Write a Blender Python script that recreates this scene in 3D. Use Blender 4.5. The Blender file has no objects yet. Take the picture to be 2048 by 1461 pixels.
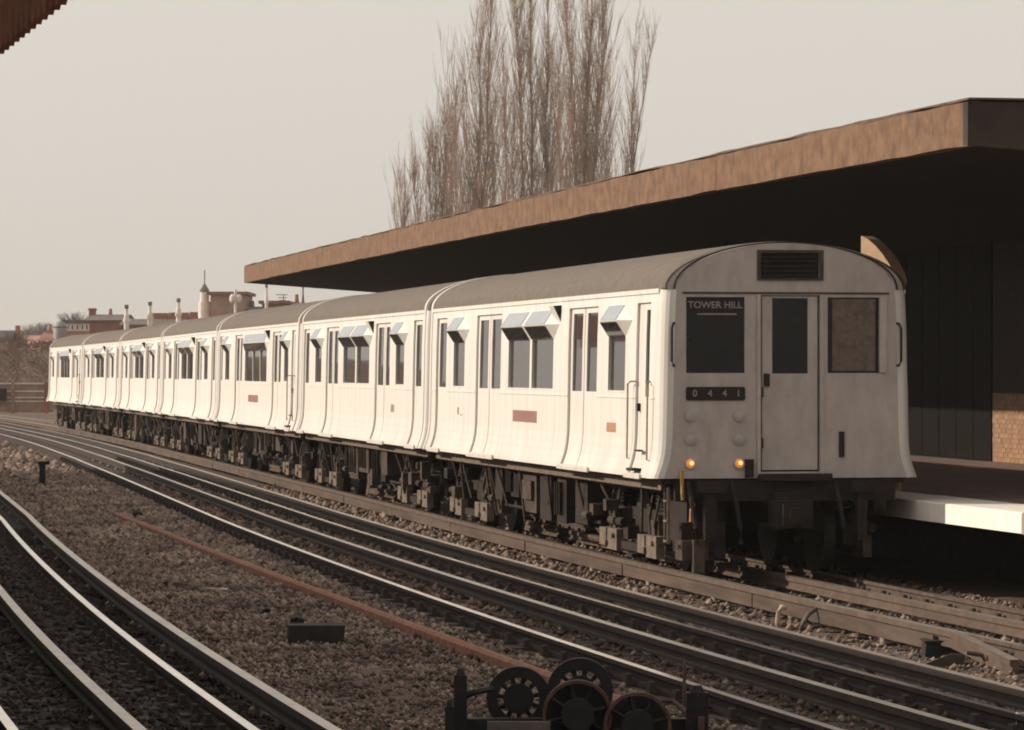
import bpy, bmesh, math, random
import numpy as np
from mathutils import Vector, Matrix
random.seed(7); RNG = np.random.default_rng(11)
SC = bpy.context.scene
COL = SC.collection
R = math.radians

# ------------------------------------------------------------------ camera
FPX = 7600.0; CAMH = 2.304
cd = bpy.data.cameras.new('camera'); cam = bpy.data.objects.new('camera', cd); COL.objects.link(cam)
cam.location = (0, 0, CAMH); cam.rotation_euler = (R(90), 0, 0)
cd.sensor_width = 36; cd.lens = FPX / 2048 * 36; cd.shift_y = 5.4 / 2048
cd.clip_start = 0.5; cd.clip_end = 6000
SC.camera = cam

# ------------------------------------------------------------------ sky, sun, exposure
SUN_AZ = math.atan2(0.152, -0.988)          # direction towards the sun in plan
SUN_EL = R(24.5)
w = bpy.data.worlds.new('World'); SC.world = w; w.use_nodes = True
nt = w.node_tree; nt.nodes.clear()
o_ = nt.nodes.new('ShaderNodeOutputWorld'); b_ = nt.nodes.new('ShaderNodeBackground')
sk = nt.nodes.new('ShaderNodeTexSky'); sk.sky_type = 'NISHITA'; sk.sun_disc = False
sk.sun_elevation = SUN_EL; sk.sun_rotation = math.pi / 2 - SUN_AZ
sk.air_density = 1.0; sk.dust_density = 4.0; sk.ozone_density = 0.6
hs = nt.nodes.new('ShaderNodeHueSaturation'); hs.inputs['Saturation'].default_value = 0.22
mx = nt.nodes.new('ShaderNodeMix'); mx.data_type = 'RGBA'; mx.inputs[0].default_value = 0.72
mx.inputs[7].default_value = (6.9, 6.42, 5.8, 1)     # thin even cloud veil over the blue
nt.links.new(sk.outputs[0], hs.inputs['Color']); nt.links.new(hs.outputs[0], mx.inputs[6])
nt.links.new(mx.outputs[2], b_.inputs[0]); b_.inputs[1].default_value = 0.125
nt.links.new(b_.outputs[0], o_.inputs[0])
sl = bpy.data.lights.new('sun', 'SUN'); sl.energy = 4.2; sl.angle = R(0.6); sl.color = (1.0, 0.87, 0.71)
sun = bpy.data.objects.new('sun', sl); COL.objects.link(sun)
sv = Vector((math.cos(SUN_AZ) * math.cos(SUN_EL), math.sin(SUN_AZ) * math.cos(SUN_EL), math.sin(SUN_EL)))
sun.rotation_euler = sv.to_track_quat('Z', 'Y').to_euler()
vs = SC.view_settings; vs.view_transform = 'Standard'; vs.look = 'None'; vs.exposure = 0.0; vs.gamma = 1.0
SC.cycles.max_bounces = 6; SC.cycles.use_denoising = True; SC.cycles.filter_width = 1.9

# ------------------------------------------------------------------ track centre line (train's track)
KN = [-40, 0, 15, 40, 60, 85, 110, 140, 170, 210, 260, 330, 420]
KV = [.25, .25, .2326, .1947, .1761, .1769, .1703, .1941, .205, .25, .31, .40, .5]
S_ = np.arange(-40, 420, .5); PSI = np.interp(S_, KN, KV)
PX = np.concatenate([[0], np.cumsum(-(np.sin(PSI[1:]) + np.sin(PSI[:-1])) / 4)])
PY = np.concatenate([[0], np.cumsum((np.cos(PSI[1:]) + np.cos(PSI[:-1])) / 4)])
PX = PX - PX[160] + 3.5037; PY = PY - PY[80]
def grade(s): return -0.11 * np.clip((s - 85) / 80, 0, 1.5)
def P(s, o=0.0, z=0.0):
    x = np.interp(s, S_, PX); y = np.interp(s, S_, PY); p = np.interp(s, S_, PSI)
    return Vector((x + o * math.cos(p), y + o * math.sin(p), z + float(grade(s))))
def head(s): return float(np.interp(s, S_, PSI))
def dB(s): return float(np.interp(s, [30, 60, 100, 150], [3.66, 3.59, 3.31, 3.42]))
def dC(s): return float(np.interp(s, [20, 60, 110], [8.89, 8.36, 8.2]))
def px(u, v, y):                      # a point of the place at distance y
    return Vector(((u - 1024) / FPX * y, y, CAMH + (735.9 - v) / FPX * y))
def s_at(y): return float(np.interp(y, PY, S_))

# ------------------------------------------------------------------ materials
MATS = {}
def mat(name, col, rough=.8, metal=0.0, var=.25, scale=6.0, bump=0.0, bscale=None, spec=.4, col2=None, detail=6, stretch=None, island=0.0):
    if name in MATS: return MATS[name]
    m = bpy.data.materials.new(name); m.use_nodes = True; t = m.node_tree; n = t.nodes; L = t.links
    p = n['Principled BSDF']; p.inputs['Roughness'].default_value = rough; p.inputs['Metallic'].default_value = metal
    p.inputs['Specular IOR Level'].default_value = spec
    tc = n.new('ShaderNodeTexCoord'); src = tc.outputs['Object']
    if stretch:
        mp = n.new('ShaderNodeMapping'); mp.inputs['Scale'].default_value = stretch; L.new(src, mp.inputs[0]); src = mp.outputs[0]
    nz = n.new('ShaderNodeTexNoise'); nz.inputs['Scale'].default_value = scale; nz.inputs['Detail'].default_value = detail
    nz.inputs['Roughness'].default_value = .65; L.new(src, nz.inputs['Vector'])
    c2 = col2 if col2 else tuple(c * (1 - var) for c in col)
    c1 = col if col2 else tuple(min(1, c * (1 + var)) for c in col)
    rp = n.new('ShaderNodeValToRGB'); rp.color_ramp.elements[0].position = .33; rp.color_ramp.elements[1].position = .67
    rp.color_ramp.elements[0].color = (*c2, 1); rp.color_ramp.elements[1].color = (*c1, 1)
    L.new(nz.outputs['Fac'], rp.inputs[0]); out = rp.outputs[0]
    if island:
        g = n.new('ShaderNodeNewGeometry'); mr = n.new('ShaderNodeMapRange')
        mr.inputs['To Min'].default_value = 1 - island; mr.inputs['To Max'].default_value = 1 + island
        L.new(g.outputs['Random Per Island'], mr.inputs[0])
        mm = n.new('ShaderNodeMix'); mm.data_type = 'RGBA'; mm.blend_type = 'MULTIPLY'; mm.inputs[0].default_value = 1
        L.new(out, mm.inputs[6]); L.new(mr.outputs[0], mm.inputs[7]); out = mm.outputs[2]
    L.new(out, p.inputs['Base Color'])
    if bump:
        bn = n.new('ShaderNodeTexNoise'); bn.inputs['Scale'].default_value = bscale or scale * 6; bn.inputs['Detail'].default_value = 5
        L.new(src, bn.inputs['Vector'])
        bp = n.new('ShaderNodeBump'); bp.inputs['Strength'].default_value = bump; bp.inputs['Distance'].default_value = .02
        L.new(bn.outputs['Fac'], bp.inputs['Height']); L.new(bp.outputs[0], p.inputs['Normal'])
    MATS[name] = m; return m
def emis(name, col, strength):
    m = bpy.data.materials.new(name); m.use_nodes = True; p = m.node_tree.nodes['Principled BSDF']
    p.inputs['Base Color'].default_value = (*col, 1); p.inputs['Emission Color'].default_value = (*col, 1)
    p.inputs['Emission Strength'].default_value = strength; return m

def coach_paint():
    m = bpy.data.materials.new('white_coach_paint'); m.use_nodes = True; n = m.node_tree.nodes; L = m.node_tree.links; p = n['Principled BSDF']
    tc = n.new('ShaderNodeTexCoord'); mp = n.new('ShaderNodeMapping'); mp.inputs['Scale'].default_value = (1, 1, .12); L.new(tc.outputs['Object'], mp.inputs[0])
    a = n.new('ShaderNodeTexNoise'); a.inputs['Scale'].default_value = 5; a.inputs['Detail'].default_value = 8; L.new(mp.outputs[0], a.inputs['Vector'])
    b = n.new('ShaderNodeTexNoise'); b.inputs['Scale'].default_value = .9; b.inputs['Detail'].default_value = 7; L.new(tc.outputs['Object'], b.inputs['Vector'])
    r1 = n.new('ShaderNodeValToRGB'); r1.color_ramp.elements[0].position = .36; r1.color_ramp.elements[0].color = (.625, .585, .535, 1); r1.color_ramp.elements[1].position = .56; r1.color_ramp.elements[1].color = (.70, .665, .62, 1); L.new(a.outputs['Fac'], r1.inputs[0])
    sx = n.new('ShaderNodeSeparateXYZ'); L.new(tc.outputs['Object'], sx.inputs[0])
    mr = n.new('ShaderNodeMapRange'); mr.inputs['From Min'].default_value = 1.45; mr.inputs['From Max'].default_value = 1.08; L.new(sx.outputs['Z'], mr.inputs[0])
    ml = n.new('ShaderNodeMath'); ml.operation = 'MULTIPLY'; L.new(mr.outputs[0], ml.inputs[0]); L.new(b.outputs['Fac'], ml.inputs[1])
    m2 = n.new('ShaderNodeMath'); m2.operation = 'MULTIPLY'; m2.inputs[1].default_value = .55; L.new(ml.outputs[0], m2.inputs[0])
    mx_ = n.new('ShaderNodeMix'); mx_.data_type = 'RGBA'; L.new(m2.outputs[0], mx_.inputs[0]); L.new(r1.outputs[0], mx_.inputs[6]); mx_.inputs[7].default_value = (.40, .33, .27, 1)
    L.new(mx_.outputs[2], p.inputs['Base Color']); p.inputs['Roughness'].default_value = .5; p.inputs['Specular IOR Level'].default_value = .35
    bp = n.new('ShaderNodeBump'); bp.inputs['Strength'].default_value = .12; bp.inputs['Distance'].default_value = .03; L.new(b.outputs['Fac'], bp.inputs['Height']); L.new(bp.outputs[0], p.inputs['Normal'])
    return m
M_WHITE = coach_paint()
M_FRONT = mat('dusty_shade_toned_paint', (.43, .375, .345), .6, var=.15, scale=5, bump=.08, bscale=9, stretch=(1, 1, .4))  # dusty end paint, darkened further for the shade on the cab front
M_ROOF = mat('dusty_roof_canvas', (.155, .132, .112), .95, var=.14, scale=9.0, bump=.3, bscale=60, spec=.15)
M_GLASS = mat('dark_window_glass', (.020, .018, .019), .03, var=.2, scale=.8, bump=.012, bscale=1.3, spec=.6)
M_VGLASS = mat('ventilator_glass', (.30, .33, .37), .18, var=.1, scale=2, spec=.6)  # pale blue base carries the sky reflection on the sloped panes
M_CABG = mat('cab_glass', (.006, .005, .006), .08, var=.2, scale=.8, spec=.22)
M_BLIND = mat('brown_dirty_cab_glass', (.125, .085, .070), .35, var=.35, scale=14, spec=.4)
M_DARK = mat('black_rubber_and_gaps', (.015, .012, .012), .8, var=.2)
M_UNDER = mat('brake_dust_shade_tone', (.023, .015, .012), .9, var=.45, scale=7, bump=.4, bscale=30)  # brake dust, deepened in colour for the shade under the cars
M_DUST = mat('pale_dusty_steel', (.15, .115, .088), .9, var=.4, scale=8, bump=.3, bscale=30)
M_DUST2 = mat('brown_dusty_steel', (.062, .043, .033), .9, var=.5, scale=6, bump=.3, bscale=30)
M_WHEEL = mat('wheel_steel', (.05, .042, .038), .6, metal=.4, var=.3)
M_RED = mat('faded_red_panel', (.62, .30, .28), .6, var=.2, scale=14, col2=(.52, .36, .33))
M_ORANGE = mat('faded_orange_sticker', (.68, .43, .27), .6, var=.2, scale=30)
M_NUM = mat('faded_number_transfer', (.52, .47, .42), .6, var=.1)
M_YEL = mat('yellow_hose_cock', (.33, .20, .05), .5, var=.2)
M_PALE = mat('pale_lettering', (.30, .24, .22), .7, var=.15, scale=20)
M_LAMP = emis('lit_marker_lamp', (.9, .27, .06), .5)
M_BULB = emis('lamp_filament', (1.0, .62, .22), 1.5)
M_LENS = mat('unlit_lamp_blank', (.40, .375, .36), .4, var=.05)

M_RUST = mat('rusty_rail_side', (.085, .058, .045), .85, var=.4, scale=9, bump=.3, bscale=40)
M_RTOP = mat('polished_rail_head', (.86, .76, .65), .22, metal=1.0, var=.12, scale=2, stretch=(1, .2, 1))
M_CTOP = mat('dull_conductor_head', (.46, .39, .325), .40, metal=.9, var=.2, scale=3)
M_COND = mat('dusty_conductor_side', (.10, .068, .05), .85, var=.3, scale=4, bump=.2, bscale=30)
M_OLDR = mat('orange_rust_rail', (.25, .115, .075), .9, var=.35, scale=8, bump=.3, bscale=40)
M_SLEEP = mat('creosoted_sleeper', (.045, .034, .028), .9, var=.45, scale=5, bump=.5, bscale=25, stretch=(.3, 1, 1))
M_CHAIR = mat('rusty_chair', (.05, .036, .03), .9, var=.4, scale=12)
M_INSUL = mat('dirty_insulator', (.20, .16, .13), .6, var=.3)
M_STONE = mat('ballast_stones', (.235, .175, .138), .95, var=.45, scale=.6, col2=(.092, .060, .049), detail=8, island=.75)
M_BED = mat('ballast_and_dirt', (.14, .092, .07), .95, var=.6, scale=5, bump=.9, bscale=28, col2=(.05, .033, .027), detail=12)
M_EARTH = mat('brown_winter_earth', (.10, .068, .048), .95, var=.5, scale=.4, bump=.6, bscale=4)
M_CONC = mat('weathered_concrete', (.215, .122, .070), .9, col2=(.105, .056, .034), scale=4.5, bump=.5, bscale=9, detail=12)
M_CONCD = mat('dark_roof_edge', (.11, .07, .048), .9, var=.4, scale=3)
M_SOFF = mat('shade_toned_soffit', (.016, .011, .010), .95, var=.3, scale=2)  # shade under the canopies put into a near-black colour
M_PLAT = mat('platform_asphalt', (.21, .145, .125), .9, var=.25, scale=3, bump=.2, bscale=40)
M_COPE = mat('white_coping', (.84, .77, .69), .8, var=.08, scale=4, bump=.15, bscale=20)
M_COPEG = mat('bare_coping', (.34, .27, .22), .85, var=.2, scale=5)
M_PFACE = mat('dark_platform_face', (.03, .023, .02), .95, var=.3)  # near-black base for both platform faces
M_MORT = mat('shade_toned_wall', (.045, .03, .026), .95, var=.2, scale=9)  # shade on the station wall put into its base colour
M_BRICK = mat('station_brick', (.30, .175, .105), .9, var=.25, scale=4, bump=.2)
M_BRICK2 = mat('station_brick_pale', (.35, .215, .13), .9, var=.2, scale=4, bump=.2)
M_PANELD = mat('shade_panel_and_gate_black', (.009, .007, .006), .7, var=.3, scale=4, spec=.1)  # black for the unlit wall stretch, also the fence's dark box
M_VAL = mat('brown_valance_paint', (.50, .25, .17), .7, var=.3, scale=3, bump=.15)
M_BARK = mat('poplar_bark', (.34, .26, .21), .9, var=.3, scale=1.5)
M_TWIG = mat('poplar_twigs', (.46, .35, .285), .9, var=.3, scale=1.2)

# ------------------------------------------------------------------ mesh helpers
class MB:
    def __init__(s): s.v = []; s.f = []; s.m = []
    def add(s, vs, fs, mi=0):
        b = len(s.v); s.v += [tuple(v) for v in vs]
        for f in fs: s.f.append(tuple(b + i for i in f)); s.m.append(mi)
        return s
    def quad(s, a, b, c, d, mi=0): return s.add((a, b, c, d), ((0, 1, 2, 3),), mi)
    def box(s, c, d, mi=0, rot=None, taper=1.0):
        x, y, z = (k / 2 for k in d); c = Vector(c); pts = []
        for sz in (-1, 1):
            t = taper if sz > 0 else 1
            for sx, sy in ((-1, -1), (1, -1), (1, 1), (-1, 1)):
                q = Vector((sx * x * t, sy * y * t, sz * z))
                if rot is not None: q = rot @ q
                pts.append(c + q)
        return s.add(pts, ((3, 2, 1, 0), (4, 5, 6, 7), (0, 1, 5, 4), (1, 2, 6, 5), (2, 3, 7, 6), (3, 0, 4, 7)), mi)
    def tube(s, pts, r, n=6, mi=0, cap=True):
        pts = [Vector(p) for p in pts]; rs = r if isinstance(r, (list, tuple)) else [r] * len(pts); rings = []
        for i, p in enumerate(pts):
            d = (pts[min(i + 1, len(pts) - 1)] - pts[max(i - 1, 0)]).normalized()
            a = d.orthogonal().normalized() if abs(d.z) > .9 else Vector((0, 0, 1)).cross(d).normalized()
            if abs(d.z) > .9: a = (Vector((1, 0, 0)) - d * d.x).normalized()
            b = d.cross(a)
            rings.append([p + (a * math.cos(2 * math.pi * k / n) + b * math.sin(2 * math.pi * k / n)) * rs[i] for k in range(n)])
        b0 = len(s.v)
        for rg in rings: s.v += [tuple(q) for q in rg]
        for i in range(len(rings) - 1):
            for k in range(n):
                s.f.append((b0 + i * n + k, b0 + i * n + (k + 1) % n, b0 + (i + 1) * n + (k + 1) % n, b0 + (i + 1) * n + k)); s.m.append(mi)
        if cap:
            s.f.append(tuple(b0 + k for k in reversed(range(n)))); s.m.append(mi)
            s.f.append(tuple(b0 + (len(rings) - 1) * n + k for k in range(n))); s.m.append(mi)
        return s
    def cyl(s, c, axis, r, h, n=16, mi=0):
        c = Vector(c); a = Vector(axis).normalized() * h / 2
        return s.tube([c - a, c + a], r, n, mi)
    def prism(s, poly, off, mi=0):          # poly: planar 3-D outline, extruded by off
        n = len(poly); off = Vector(off); q = [Vector(p) + off for p in poly]
        fs = [tuple(range(n))[::-1], tuple(range(n, 2 * n))] + [(i, (i + 1) % n, n + (i + 1) % n, n + i) for i in range(n)]
        return s.add(list(poly) + q, fs, mi)
    def mesh(s, name, mats, smooth=False):
        me = bpy.data.meshes.new(name); me.from_pydata(s.v, [], s.f)
        for m in (mats if isinstance(mats, (list, tuple)) else [mats]): me.materials.append(m)
        me.polygons.foreach_set('material_index', s.m)
        if smooth: me.polygons.foreach_set('use_smooth', [True] * len(s.f))
        me.update(); return me
    def fix(s, name, mats, smooth=False):
        me = s.mesh(name, mats, smooth); bm = bmesh.new(); bm.from_mesh(me)
        bmesh.ops.recalc_face_normals(bm, faces=bm.faces); bm.to_mesh(me); bm.free(); return me
    def obj(s, name, mats, parent=None, smooth=False): return ob(name, s.fix(name, mats, smooth), parent)
def ob(name, me, parent=None, loc=None, rz=None):
    o = bpy.data.objects.new(name, me); COL.objects.link(o)
    if parent is not None: o.parent = parent
    if loc is not None: o.location = loc
    if rz is not None: o.rotation_euler = (0, 0, rz)
    return o
def tag(o, label=None, cat=None, group=None, kind=None):
    if label: o['label'] = label
    if cat: o['category'] = cat
    if group: o['group'] = group
    if kind: o['kind'] = kind
    return o
def thing(name, label, cat, loc=(0, 0, 0), rz=0, group=None):
    o = ob(name, None, None, loc, rz); o.empty_display_size = .2
    return tag(o, label, cat, group)
def sweep(mb, prof, ss, off, z=0.0, tops=(), closed=True):
    """prof: outline (lateral, height); swept along the track at lateral offset off (number or function of s)"""
    n = len(prof); b0 = len(mb.v)
    for s in ss:
        o = off(s) if callable(off) else off
        for a, h in prof: mb.v.append(tuple(P(s, o + a, z + h)))
    for i in range(len(ss) - 1):
        for k in range(n if closed else n - 1):
            mb.f.append((b0 + i * n + k, b0 + i * n + (k + 1) % n, b0 + (i + 1) * n + (k + 1) % n, b0 + (i + 1) * n + k))
            mb.m.append(1 if k in tops else 0)
    if closed:
        mb.f.append(tuple(b0 + k for k in reversed(range(n)))); mb.m.append(0)
        mb.f.append(tuple(b0 + (len(ss) - 1) * n + k for k in range(n))); mb.m.append(0)
    return mb

# ------------------------------------------------------------------ ground and trackbed
g = MB()
g.quad((-690, -90, -.6), (690, -90, -.6), (690, 1490, -.6), (-690, 1490, -.6))
tag(g.obj('ground', M_EARTH), kind='structure')
ss = np.concatenate([np.arange(6, 60, .4), np.arange(60, 380, 2.)]); offs = np.arange(-11.6, 3.6, .3)
Z = RNG.normal(0, .012, (len(ss), len(offs)))
mb = MB()
for i, s in enumerate(ss):
    for j, o in enumerate(offs): mb.v.append(tuple(P(s, o, -.175 + Z[i, j] - (.03 * math.sin(s * .35 + o) * .5 if -7 < o < -5 else 0))))
nO = len(offs)
for i in range(len(ss) - 1):
    for j in range(nO - 1): mb.f.append((i * nO + j, i * nO + j + 1, (i + 1) * nO + j + 1, (i + 1) * nO + j)); mb.m.append(0)
tag(mb.obj('trackbed', M_BED, smooth=True), kind='structure')

M_BEDC = mat('near_black_four_foot', (.022, .015, .013), .95, var=.5, scale=6, bump=.8, bscale=28, detail=10)
M_BEDB = mat('dark_four_foot', (.07, .046, .036), .95, var=.5, scale=6, bump=.8, bscale=28, detail=10)
for off_, w0, w1, m_ in ((lambda s: -dC(s), -1.9, 1.35, M_BEDC), (lambda s: -dB(s), -.95, 1.4, M_BEDB)):  # darker bed strips along the near left and middle tracks
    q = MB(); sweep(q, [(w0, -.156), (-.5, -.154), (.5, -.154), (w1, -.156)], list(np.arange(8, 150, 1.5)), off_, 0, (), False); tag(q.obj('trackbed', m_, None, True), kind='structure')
# loose ballast stones, uncountable
def stones(n, smin, smax, ofn, size, name, label, sm=None, z0=-.165):
    s = smin + (smax - smin) * RNG.random(n) ** 1.35; o = np.array([ofn(RNG.random(), si) for si in s])
    x = np.interp(s, S_, PX); y = np.interp(s, S_, PY); p = np.interp(s, S_, PSI)
    c = np.stack([x + o * np.cos(p), y + o * np.sin(p), np.full(n, z0) + RNG.normal(0, .012, n) + grade(s)], 1)
    sz = size * (0.55 + 1.5 * RNG.random(n) ** 3) * np.clip(s / 34, .8, 1.7)
    base = np.array([(1, 0, 0), (-1, 0, 0), (0, 1, 0), (0, -1, 0), (0, 0, .8), (0, 0, -.8)], float)
    V = base[None] * (.65 + .7 * RNG.random((n, 6, 1))) + RNG.normal(0, .16, (n, 6, 3))
    a = RNG.random(n) * 6.283; ca, sa = np.cos(a), np.sin(a)
    V = np.stack([V[..., 0] * ca[:, None] - V[..., 1] * sa[:, None], V[..., 0] * sa[:, None] + V[..., 1] * ca[:, None], V[..., 2]], -1)
    V = V * sz[:, None, None] + c[:, None]
    F = np.array([(0, 2, 4), (2, 1, 4), (1, 3, 4), (3, 0, 4), (2, 0, 5), (1, 2, 5), (3, 1, 5), (0, 3, 5)])
    F = (F[None] + (np.arange(n) * 6)[:, None, None]).reshape(-1, 3)
    me = bpy.data.meshes.new(name); me.vertices.add(n * 6); me.loops.add(len(F) * 3); me.polygons.add(len(F))
    me.vertices.foreach_set('co', V.reshape(-1)); me.loops.foreach_set('vertex_index', F.reshape(-1).astype(np.int32))
    me.polygons.foreach_set('loop_start', np.arange(0, len(F) * 3, 3, dtype=np.int32)); me.update(); me.materials.append(sm or M_STONE)
    o = ob(name, me); tag(o, label, 'ballast', kind='stuff')
stones(95000, 23, 90, lambda r, s: -dC(s) + 1.2 + r * (dC(s) - dB(s) - 2.1), .0215, 'ballast', 'loose brown ballast between the near left track and the middle track')
stones(9000, 24, 80, lambda r, s: -dB(s) - .75 + r * 1.6, .026, 'ballast', 'dark ballast between the rails of the middle track', mat('dark_brown_stones', (.13, .085, .066), .95, var=.4, scale=1.4, island=.7), -.150)
stones(32000, 24, 80, lambda r, s: -dB(s) + 1.0 + r * (dB(s) + .9), .024, 'ballast', 'loose ballast under the conductor rails between the middle track and the train')
stones(22000, 16, 60, lambda r, s: -dC(s) - 1.3 + r * 2.5, .028, 'ballast', 'dark ballast between the rails of the near left track', mat('near_black_stones', (.036, .024, .020), .95, var=.4, scale=1.4, island=.6), -.150)
stones(16000, 85, 190, lambda r, s: -dC(s) - 1.5 + r * (dC(s) - dB(s) + .4), .045, 'ballast', 'sunlit pale ballast beside the far tracks at the left edge')

# ------------------------------------------------------------------ tracks
HEAD = [(-.035, 0), (.035, 0), (.036, -.035), (.010, -.05), (.010, -.10), (.034, -.115), (.034, -.145), (-.034, -.145), (-.034, -.115), (-.010, -.10), (-.010, -.05), (-.036, -.035)]
COND = [(-.043, 0), (.043, 0), (.045, -.05), (.022, -.06), (.022, -.10), (.05, -.115), (.05, -.135), (-.05, -.135), (-.05, -.115), (-.022, -.10), (-.022, -.06), (-.045, -.05)]
sleeper_me = MB().box((0, 0, -.215), (2.6, .255, .13)).fix('sleeper', M_SLEEP)
chm = MB(); chm.box((0, 0, -.145), (.36, .19, .03)); chm.box((-.075, 0, -.105), (.06, .12, .09), taper=.7); chm.box((.075, 0, -.105), (.06, .12, .09), taper=.7)
chair_me = chm.fix('chair', M_CHAIR)
pot = MB(); pot.tube([(0, 0, -.2), (0, 0, -.14), (0, 0, -.12), (0, 0, -.085)], [.075, .07, .045, .05], 8)
pot_me = pot.fix('insulator', M_INSUL)
M_RUSTD = mat('shade_toned_rail_side', (.028, .018, .015), .85, var=.4, scale=9, bump=.3, bscale=40); M_CONDD = mat('shade_toned_conductor_side', (.036, .024, .019), .85, var=.35, scale=5, bump=.2, bscale=30)  # darker copies for the two tracks lying in canopy shade
def track(label, off, s0, s1, sl1, pos=+1, pos_s=None, shade_tone=True):
    M_RUST_, M_COND_ = (M_RUSTD, M_CONDD) if shade_tone else (M_RUST, M_COND)
    root = thing('railway_track', label, 'railway track', P(s0, off(s0), -.17))
    base = root.location.copy()
    inv = Matrix.Translation(-base)
    ss = list(np.arange(s0, 130, 2.)) + list(np.arange(130, s1 + 1, 3.))
    def part(name, mb, mats):
        me = mb.fix(name, mats); me.transform(inv); return ob(name, me, root)
    for k in (-1, 1): part('running_rail', sweep(MB(), HEAD, ss, lambda s: off(s) + k * .7525, 0, (0,)), [M_RUST_, M_RTOP])
    part('centre_conductor_rail', sweep(MB(), COND, ss, off, .038, (0,)), [M_COND_, M_CTOP])
    a, b = pos_s or (s0, s1)
    sp = [s for s in ss if a <= s <= b]
    if sp[0] > a + .1: sp = [a] + sp
    part('outer_conductor_rail', sweep(MB(), COND, sp, lambda s: off(s) + pos * 1.13, .076, (0,)), [M_COND_, M_CTOP])
    s = s0; i = 0
    while s < sl1:
        e = random.uniform(-.03, .03)
        sp_ = ob('sleeper', sleeper_me, root, P(s, off(s) + e, .0) - base, head(s) + random.uniform(-.01, .01))
        for k in (-1, 1):
            ob('chair', chair_me, sp_, (k * .7525 - e, 0, 0))
        if i % 4 == 0:
            ob('insulator', pot_me, root, P(s, off(s), .0) - base, head(s))
            if a <= s <= b: ob('insulator', pot_me, root, P(s, off(s) + pos * 1.13, .038) - base, head(s))
        s += .76; i += 1
    return root
track('near left curved railway track running beside the camera platform', lambda s: -dC(s), 14, 120, 75, +1)
track('middle railway track with polished rails left of the white train', lambda s: -dB(s), 22, 400, 105, +1)
tA = track('right railway track carrying the white train along the platform', lambda s: 0., 26, 400, 70, -1, (33.2, 400), False)
# protection boards along the outer conductor rail of the train's track
s = 33.6; k = 0
while s < 160:
    e = min(s + 5.9, 160); q = MB()
    sweep(q, [(-.012, 0), (.012, 0), (.012, -.125), (-.012, -.125)], list(np.linspace(s, e, 4)), -1.185 + random.uniform(-.004, .004), .020 + random.uniform(-.006, .006))
    me = q.fix('protection_board', mat('conductor_board', (.085, .057, .042), .85, var=.4, scale=3, stretch=(1, .15, 2), bump=.2))
    me.transform(Matrix.Translation(-tA.location)); ob('protection_board', me, tA); s = e + .06
# ramp end of the conductor rail
q = MB(); sweep(q, COND, [31.7, 33.2], lambda s: -1.13, .0, (0,))
for i, v in enumerate(q.v):
    if i < len(COND): q.v[i] = (v[0], v[1], v[2] - .05)
    else: q.v[i] = (v[0], v[1], v[2] + .076)
me = q.fix('ramp_end', [M_COND, M_CTOP]); me.transform(Matrix.Translation(-tA.location)); ob('ramp_end', me, tA)

# ------------------------------------------------------------------ platform on the right
PZ = .83; WALL = 7.75
ss = list(np.arange(20, 160, 3.))
q = MB(); sweep(q, [(2.35, PZ - .22), (2.35, PZ - .004), (12, PZ - .004), (12, -.6), (3.4, -.6), (3.4, PZ - .22)], ss, 0., 0, (1,))
tag(q.obj('platform', [M_PFACE, M_PLAT]), kind='structure')
cop = thing('platform_edge', 'white painted coping stones along the right platform edge', 'platform edge', P(20, 1.57, PZ))
s = 21.1; i = 0
while s < 60:
    e = s + 2.6; m = M_COPEG if s < 39 else M_COPE
    q = MB(); sweep(q, [(1.57, PZ - .215), (1.57, PZ - .01), (1.585, PZ), (2.345, PZ), (2.345, PZ - .215)], [s + .006, e - .006], 0., random.uniform(-.004, .004))
    me = q.fix('coping_stone', m); me.transform(Matrix.Translation(-cop.location)); ob('coping_stone', me, cop); s = e; i += 1

# station building behind the platform: brick wall, and black panels standing in for shade
bl = thing('station_building', 'brown brick station wall with black panels standing in for shade behind the right platform', 'building', P(50, WALL, PZ))
inv = Matrix.Translation(-bl.location)
def bpart(name, mb, mats):
    me = mb.fix(name, mats); me.transform(inv); return ob(name, me, bl)
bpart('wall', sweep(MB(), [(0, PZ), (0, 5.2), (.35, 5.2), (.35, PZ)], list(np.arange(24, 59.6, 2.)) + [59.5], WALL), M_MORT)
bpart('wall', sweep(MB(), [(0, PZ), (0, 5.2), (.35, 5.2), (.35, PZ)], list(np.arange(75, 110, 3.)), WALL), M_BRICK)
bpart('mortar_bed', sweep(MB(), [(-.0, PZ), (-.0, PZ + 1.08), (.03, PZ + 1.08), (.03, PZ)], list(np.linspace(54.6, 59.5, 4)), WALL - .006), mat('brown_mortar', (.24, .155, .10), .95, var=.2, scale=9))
s = 59.54
while s < 74.9:
    bpart('shade_panel', sweep(MB(), [(.0, PZ + .02), (.0, 4.9), (.1, 4.9), (.1, PZ + .02)], [s, s + .93], WALL - .02), M_PANELD); s += .96
bme = [MB().box((0, 0, 0), (.1, .215, .065)).fix('brick', m) for m in (M_BRICK, M_BRICK2)]
for c in range(14):  # paler brick laid only where the sunlit patch falls
    for j in range(21):
        s = 59.38 - .1125 * (c % 2) - j * .225; z = PZ + .045 + c * .075
        ob('brick', bme[random.random() < .35], bl, P(s, WALL + .038 + random.uniform(-.004, .004), z) - bl.location, head(s))

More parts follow.
